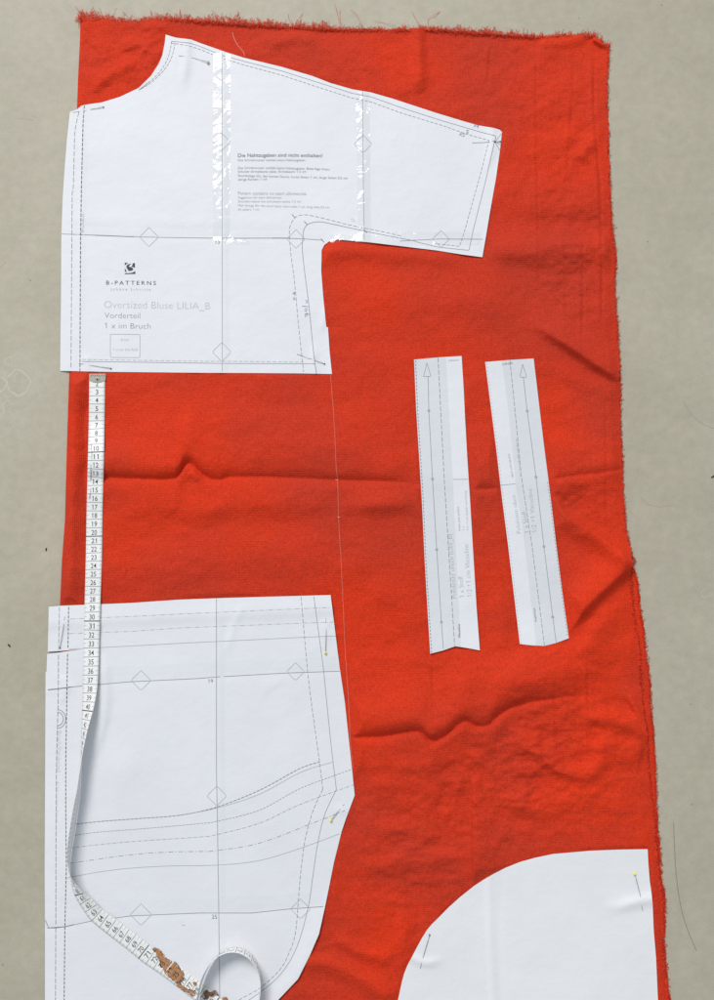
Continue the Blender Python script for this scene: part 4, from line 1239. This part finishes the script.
tape = empty('measuring_tape', base[0].tolist())
tag(tape, 'white measuring tape with black numbers and brown worn patches, curling over the paper', 'measuring tape')
mb = MB()
nW = 7; n = len(base); T2 = .00022
vt = []; fs = []
bow = lambda w: .00025 * (1 - (2 * w - 1) ** 2)
for side in (1, -1):
    for j in range(nW):
        w = j / (nW - 1)
        vt.append(base + ac * W * w + nr * (side * T2 + bow(w) * 0))
vt = np.concatenate(vt)
for j in range(nW - 1):
    for i in range(n - 1):
        a = j * n + i
        fs.append((a, a + 1, a + n + 1, a + n))
        b = (nW + j) * n + i
        fs.append((b, b + n, b + n + 1, b + 1))
for i in range(n - 1):
    fs.append((i, nW * n + i, nW * n + i + 1, i + 1))
    a = (nW - 1) * n + i; b = (2 * nW - 1) * n + i
    fs.append((a, a + 1, b + 1, b))
mb.add(vt, fs, 'tape')


def tape_line(s0, s1, w0, w1, th, mat, along=False, off=None):
    off = off or T2 + .00008
    m = 8
    if not along:
        w = np.linspace(w0, w1, m); a = on_tape(np.full(m, s0 - th / 2), w, off); b = on_tape(np.full(m, s0 + th / 2), w, off)
    else:
        m = max(2, int((s1 - s0) * 6)); s = np.linspace(s0, s1, m); a = on_tape(s, np.full(m, w0 - th / 2), off); b = on_tape(s, np.full(m, w0 + th / 2), off)
    mb.add(np.concatenate([a, b]), [(i, i + 1, m + i + 1, m + i) for i in range(m - 1)], mat)


def glyphs(s, thin=0.0):
    class Q(MB): pass
    q = Q()
    text(q, s, (0, 0), (10, 0), 1, 'tape_ink', zero, thin=thin)
    return _tc[(s, thin, 1.0)]


nmax = int(np.interp(arc[-1], ka, kn)) - 1
for num in range(2, nmax):
    tape_line(num, 0, .0, 1.0, .07 if num % 10 else .11, 'tape_line' if num % 10 else 'tape_ink')
    for j in (.5,):
        tape_line(num + j, 0, .0, .16, .035, 'tape_line'); tape_line(num + j, 0, .84, 1.0, .035, 'tape_line')
    vv, ff = glyphs(str(num), .002)
    x0, x1 = vv[:, 0].min(), vv[:, 0].max()
    wd = .34 if num > 9 else .17
    X = .5 + ((vv[:, 0] - x0) / (x1 - x0) - .5) * wd
    Yc = num - .16 - vv[:, 1] / .72 * .60
    mb.add(on_tape(Yc, X, T2 + .0001), ff, 'tape_ink')
for s0, s1, w0 in ((8.9, 9.8, .20), (9.9, 10.9, .24), (11.6, 13.5, .20), (12.2, 13.4, .25), (14.4, 15.6, .22), (15.0, 15.7, .16)):
    tape_line(s0, s1, w0, 0, .03, 'tape_line', along=True)
    for q in range(int((s1 - s0) * 3)):
        s_ = s0 + q / 3
        tape_line(s_, 0, w0 - .03, w0 + .05, .06, 'tape_line')
# the underside carries a second scale: short marks near its edge
for num in range(40, nmax * 2):
    s_ = num / 2
    tape_line(s_, 0, .62, .98, .05, 'tape_line', off=-(T2 + .00008))
for p in ([(166.4, 970.4), (173.8, 961.6)],):
    qq = resample(p, 1.0); zz = np.array([zs[int(np.argmin(np.hypot(st_[:, 0] - a, st_[:, 1] - b)))] for a, b in qq]) + .22 + .12
    va = P(qq[:, 0] - .35, qq[:, 1] - .3, zz / 1000); vb = P(qq[:, 0] + .35, qq[:, 1] + .3, zz / 1000); m_ = len(qq)
    mb.add(np.concatenate([va, vb]), [(i, i + 1, m_ + i + 1, m_ + i) for i in range(m_ - 1)], 'tape')
mb.build('tape_ribbon', tape)
# worn brown patches (irregular outlines laid on the printed face)
zt = float(np.interp(arc_at(161.4, 975), arc, zs)) + .40


def blob(name, pts, mat, rim, zofs, dens=6, holes=0):
    q = MB()
    c = catmull(pts, dens, closed=True)
    rr = random.Random(len(pts))
    c = c + np.array([[rr.uniform(-.42, .42), rr.uniform(-.42, .42)] for _ in c])
    vs = [Vector((float(a), float(b))) for a, b in c]
    es = [(i, (i + 1) % len(vs)) for i in range(len(vs))]
    g = []
    xs = c[:, 0]; ys = c[:, 1]
    gx, gy = np.meshgrid(np.arange(xs.min(), xs.max(), .45), np.arange(ys.min(), ys.max(), .45)); gx = gx.ravel(); gy = gy.ravel()
    poly = [tuple(p) for p in c]
    kp = poly_sd(gx, gy, poly) < -.3
    vs += [Vector((float(a + rr.uniform(-.15, .15)), float(b + rr.uniform(-.15, .15)))) for a, b in zip(gx[kp], gy[kp])]
    rv, _, rf, *_ = delaunay_2d_cdt(vs, es, [], 0, 1e-5)
    Q = np.array([(p.x, p.y) for p in rv]); F = np.array(rf)
    C = Q[F].mean(1)
    sd = poly_sd(C[:, 0], C[:, 1], poly)
    nz = vnoise(C[:, 0] / 2.2, C[:, 1] / 2.2, 33 + dens)
    nz2 = vnoise(C[:, 0] / 1.1, C[:, 1] / 1.1, 35 + dens); ok = (sd < 0) & ~((sd > -1.6) & (nz2 > .62)); core = sd + 1.0 * nz + .5 * nz2 < -rim
    F_in = F[ok & core]; F_rim = F[ok & ~core]
    # drop back on the tape face
    i = [int(np.argmin(np.hypot(st_[:, 0] - a, st_[:, 1] - b))) for a, b in Q]
    z = np.array([zs[k] for k in i]) + .22 + .045
    pp = P(Q[:, 0], Q[:, 1], z / 1000)
    q.add(pp, F_in, mat); q.add(pp, F_rim, 'brown_dark')
    return q.build(name, tape)


cv = lambda L_: [(130 + a * .196, 920 + b * .196) for a, b in L_]
blob('worn_patch', cv([(115, 145), (132, 143), (155, 156), (172, 176), (196, 200), (215, 208), (240, 222), (256, 246), (276, 272), (277, 300), (262, 318), (236, 322), (212, 304), (186, 282), (176, 268), (170, 252), (152, 234), (150, 205), (140, 192), (128, 186), (134, 170), (118, 156)]), 'brown', .9, .18)
blob('worn_patch', cv([(238, 318), (258, 318), (272, 336), (296, 352), (318, 358), (332, 372), (328, 390), (314, 390), (300, 372), (276, 366), (258, 350), (240, 336)]), 'brown', .9, .18, 5)
blob('worn_patch', cv([(322, 318), (336, 318), (338, 332), (326, 334)]), 'brown', .5, .18, 4)
blob('worn_patch', cv([(374, 368), (392, 356), (412, 368), (430, 358), (446, 372), (450, 388), (432, 384), (420, 392), (404, 388), (396, 404), (378, 404), (382, 386)]), 'brown_dark', 1.2, .18, 5)
blob('worn_patch', cv([(468, 400), (484, 394), (500, 404), (496, 420), (476, 418)]), 'brown', .8, .18, 4)
# brass end
q = MB()
bx = P(np.array([89.0, 105.9, 105.7, 101, 97, 93, 89.0]), np.array([373.8, 373.8, 380.4, 382.2, 382.8, 382.2, 380.4]), np.full(7, (zs[0] + .75) / 1000))
lo = bx.copy(); lo[:, 2] -= .0011
q.add(np.concatenate([bx, lo]), [tuple(range(7))[::-1], tuple(range(7, 14))] + [(i, (i + 1) % 7, (i + 1) % 7 + 7, i + 7) for i in range(7)], 'brass')
clip = q.build('metal_end', tape, smooth=False)
md = clip.modifiers.new('bevel', 'BEVEL'); md.width = .0003; md.segments = 2
q = MB(); c = V(97.4, 379.2, (zs[0] + .85) / 1000)
ball(q, c, .0026, 'pearl', .3, 16); ball(q, c + Vector((0, 0, .0006)), .0014, 'dark_metal', .3, 12)
rv_ = q.build('rivet', clip, origin=None)
rv_.location = -(clip.location + tape.location)
q = MB()
for k in range(7):
    ribbon(q, [(90.8 + k * 2.1, 375.2), (91.8 + k * 2.1, 376.2)], .5, 'dark_metal', lambda x, y: 0 * x + zs[0] + .75, .08, step=.6)
kn_ = q.build('crimp_marks', clip); kn_.location = -(clip.location + tape.location)

# ------------------------------------------------------------------ pins
def pin(head, enter, exit_, tip, hf, kind, label):
    hx, hy = head
    f = lambda p: float(hf(np.array(p[0]), np.array(p[1])))
    r = {'yellow': 1.55, 'black_head': .85, 'pearl': 1.75}[kind]
    zh = f(head) + r * .9 + .2
    e = empty('sewing_pin', V(hx, hy, f(head) / 1000))
    tag(e, label, 'pin', 'dressmaking pins stuck through the paper')
    q = MB()
    p0 = V(hx, hy, zh / 1000)
    if kind == 'pearl': ball(q, p0, .0019, 'pearl', .45, 16, 8, .18)
    else: ball(q, p0, r / 1000, kind, 1.0 if kind == 'yellow' else .7)
    q.build('head', e)
    q = MB()
    en = V(enter[0], enter[1], (f(enter) + .25) / 1000)
    mx = (np.array(enter) + np.array(exit_)) / 2
    md_ = V(mx[0], mx[1], (f(mx) - .7) / 1000)
    ex = V(exit_[0], exit_[1], (f(exit_) + .15) / 1000)
    tp = V(tip[0], tip[1], (f(tip) + .55) / 1000)
    m1 = p0.lerp(en, .5) + Vector((0, 0, .0002))
    tube(q, [p0, m1, en, md_, ex, tp], .00030, 'steel', 8, .00018)
    q.build('shaft', e)


pin((208, 62), (194.5, 58.2), (184, 56.2), (178.6, 55.6), hA, 'pearl', 'steel pin with a pale flat head near the neck point of the blouse front pattern')
pin((103.4, 107), (90.8, 109.4), (86, 110.4), (85.4, 110.6), hA, 'black_head', 'small dark-headed pin just under the neckline at the left fold of the blouse front pattern')
pin((110.9, 368.4), (90.4, 365.2), (84, 364.2), (78.8, 363.4), hA, 'black_head', 'small dark-headed pin above the brass end of the measuring tape')
pin((324.5, 363.8), (315.4, 360.6), (311.8, 359.2), (296.8, 354), hA, 'black_head', 'steel pin at the lower right corner of the blouse front pattern')
pin((500.2, 141.4), (496.4, 141.8), (488.6, 142), (472, 142.8), hA, 'black_head', 'steel pin by the size letters at the sleeve corner of the blouse front pattern')
pin((59.9, 648), (63.9, 625), (64.4, 619.4), (64.7, 616.4), hB, 'black_head', 'small dark-headed pin at the upper left corner of the hem-lined pattern')
pin((325.5, 652.8), (326.3, 631.9), (325.9, 621.4), (325.8, 618), hB, 'yellow', 'yellow-headed pin near the upper right corner of the hem-lined pattern')
pin((330.8, 820.5), (340, 809.3), (343.2, 805.4), (344.2, 804.4), hB, 'yellow', 'yellow-headed pin beside the widest right-hand point of the hem-lined pattern')
pin((634.7, 874), (640.3, 895.4), (641.7, 906.4), (642.8, 911), hD, 'yellow', 'yellow-headed pin in the upper right corner of the plain rounded pattern')
pin((429.6, 935), (423.2, 957), (421.4, 963.5), (420.2, 968.6), hD, 'black_head', 'small dark-headed pin near the curved left edge of the plain rounded pattern')

# ------------------------------------------------------------------ loose threads, hair, crumbs
q = MB()
c = catmull([(232.5, 32.6), (233.6, 37), (236, 42.5), (240, 48), (243.4, 52), (244.6, 56.5)], 5)
tube(q, [V(a, b, (float(h_fab(np.array(a), np.array(b))) + .35) / 1000) for a, b in c], .00028, 'thread', 6)
tag(q.build('loose_thread', origin=V(238, 45, .002)), 'short pale pink thread on the cloth above the shoulder edge of the blouse pattern', 'thread')
q = MB()
c = resample(catmull([(330.6, 375), (334, 420), (336.4, 470), (337.6, 479.6), (338.6, 517), (341, 560), (343, 600), (345.2, 650), (348.4, 700), (350.4, 740), (353, 768)], 6), 2.0)
hz = h_fab(c[:, 0], c[:, 1])
jit = vnoise(c[:, 1] / 5, c[:, 1] * 0, 66) * .15
for i0 in range(0, len(c) - 1, 1):
    pass
tube(q, [V(a + j, b, (z + .10) / 1000) for (a, b), z, j in zip(c, hz, jit)], .00023, 'thread2', 5)
for (a, b) in ((336.6, 479.8), (338.6, 517.2)):
    z = float(h_fab(np.array(a), np.array(b)))
    tube(q, [V(a - 1, b - .4, (z + .4) / 1000), V(a + .6, b + .5, (z + .6) / 1000), V(a + 1.6, b - .3, (z + .4) / 1000)], .0004, 'thread', 5)
tag(q.build('basting_thread', origin=V(338, 520, .002)), 'long pale thread line running down the cloth between the two large patterns and the strips', 'thread')
q = MB()
c = catmull([(673.6, 822), (674.2, 840), (676, 872), (680, 902.4), (686.4, 926.4), (696.3, 950.7)], 6)
tube(q, [V(a, b, .00035) for a, b in c], .00016, 'hair', 5)
tag(q.build('hair_strand', origin=V(680, 890, .0003)), 'single dark curved hair lying on the concrete right of the cloth', 'hair')


def crumb(x, y, rx, ry, ang, label, seed):
    q = MB(); rr = random.Random(seed)
    nu, nv = 10, 6; vs = []; fs = []
    for j in range(nv + 1):
        th = math.pi * j / nv
        for i in range(nu):
            ph = 2 * math.pi * i / nu
            k = 1 + rr.uniform(-.2, .2)
            a = rx * math.sin(th) * math.cos(ph) * k; b = ry * math.sin(th) * math.sin(ph) * k
            X = a * math.cos(ang) - b * math.sin(ang); Y = a * math.sin(ang) + b * math.cos(ang)
            w = V(x + X, y + Y, 0)
            vs.append((w.x, w.y, .0006 + .0006 * math.cos(th)))
    for j in range(nv):
        for i in range(nu):
            i2 = (i + 1) % nu; fs.append((j * nu + i, (j + 1) * nu + i, (j + 1) * nu + i2, j * nu + i2))
    q.add(vs, fs, 'crumb')
    tag(q.build('crumb', origin=V(x, y, 0)), label, 'crumb', 'black crumbs on the floor')


crumb(46.3, 549.5, .7, 1.7, .25, 'black oval crumb on the concrete left of the cloth, level with tape number 22', 1)
crumb(9.4, 645.5, .8, 1.9, -.7, 'black bent crumb on the concrete at the far left, level with tape number 33', 2)
crumb(713, 476.5, .7, 2.6, 1.05, 'dark chip on the concrete at the right edge of the picture', 3)
crumb(626.5, 531, .6, .7, 0, 'tiny black crumb beside the raw right edge of the cloth', 4)
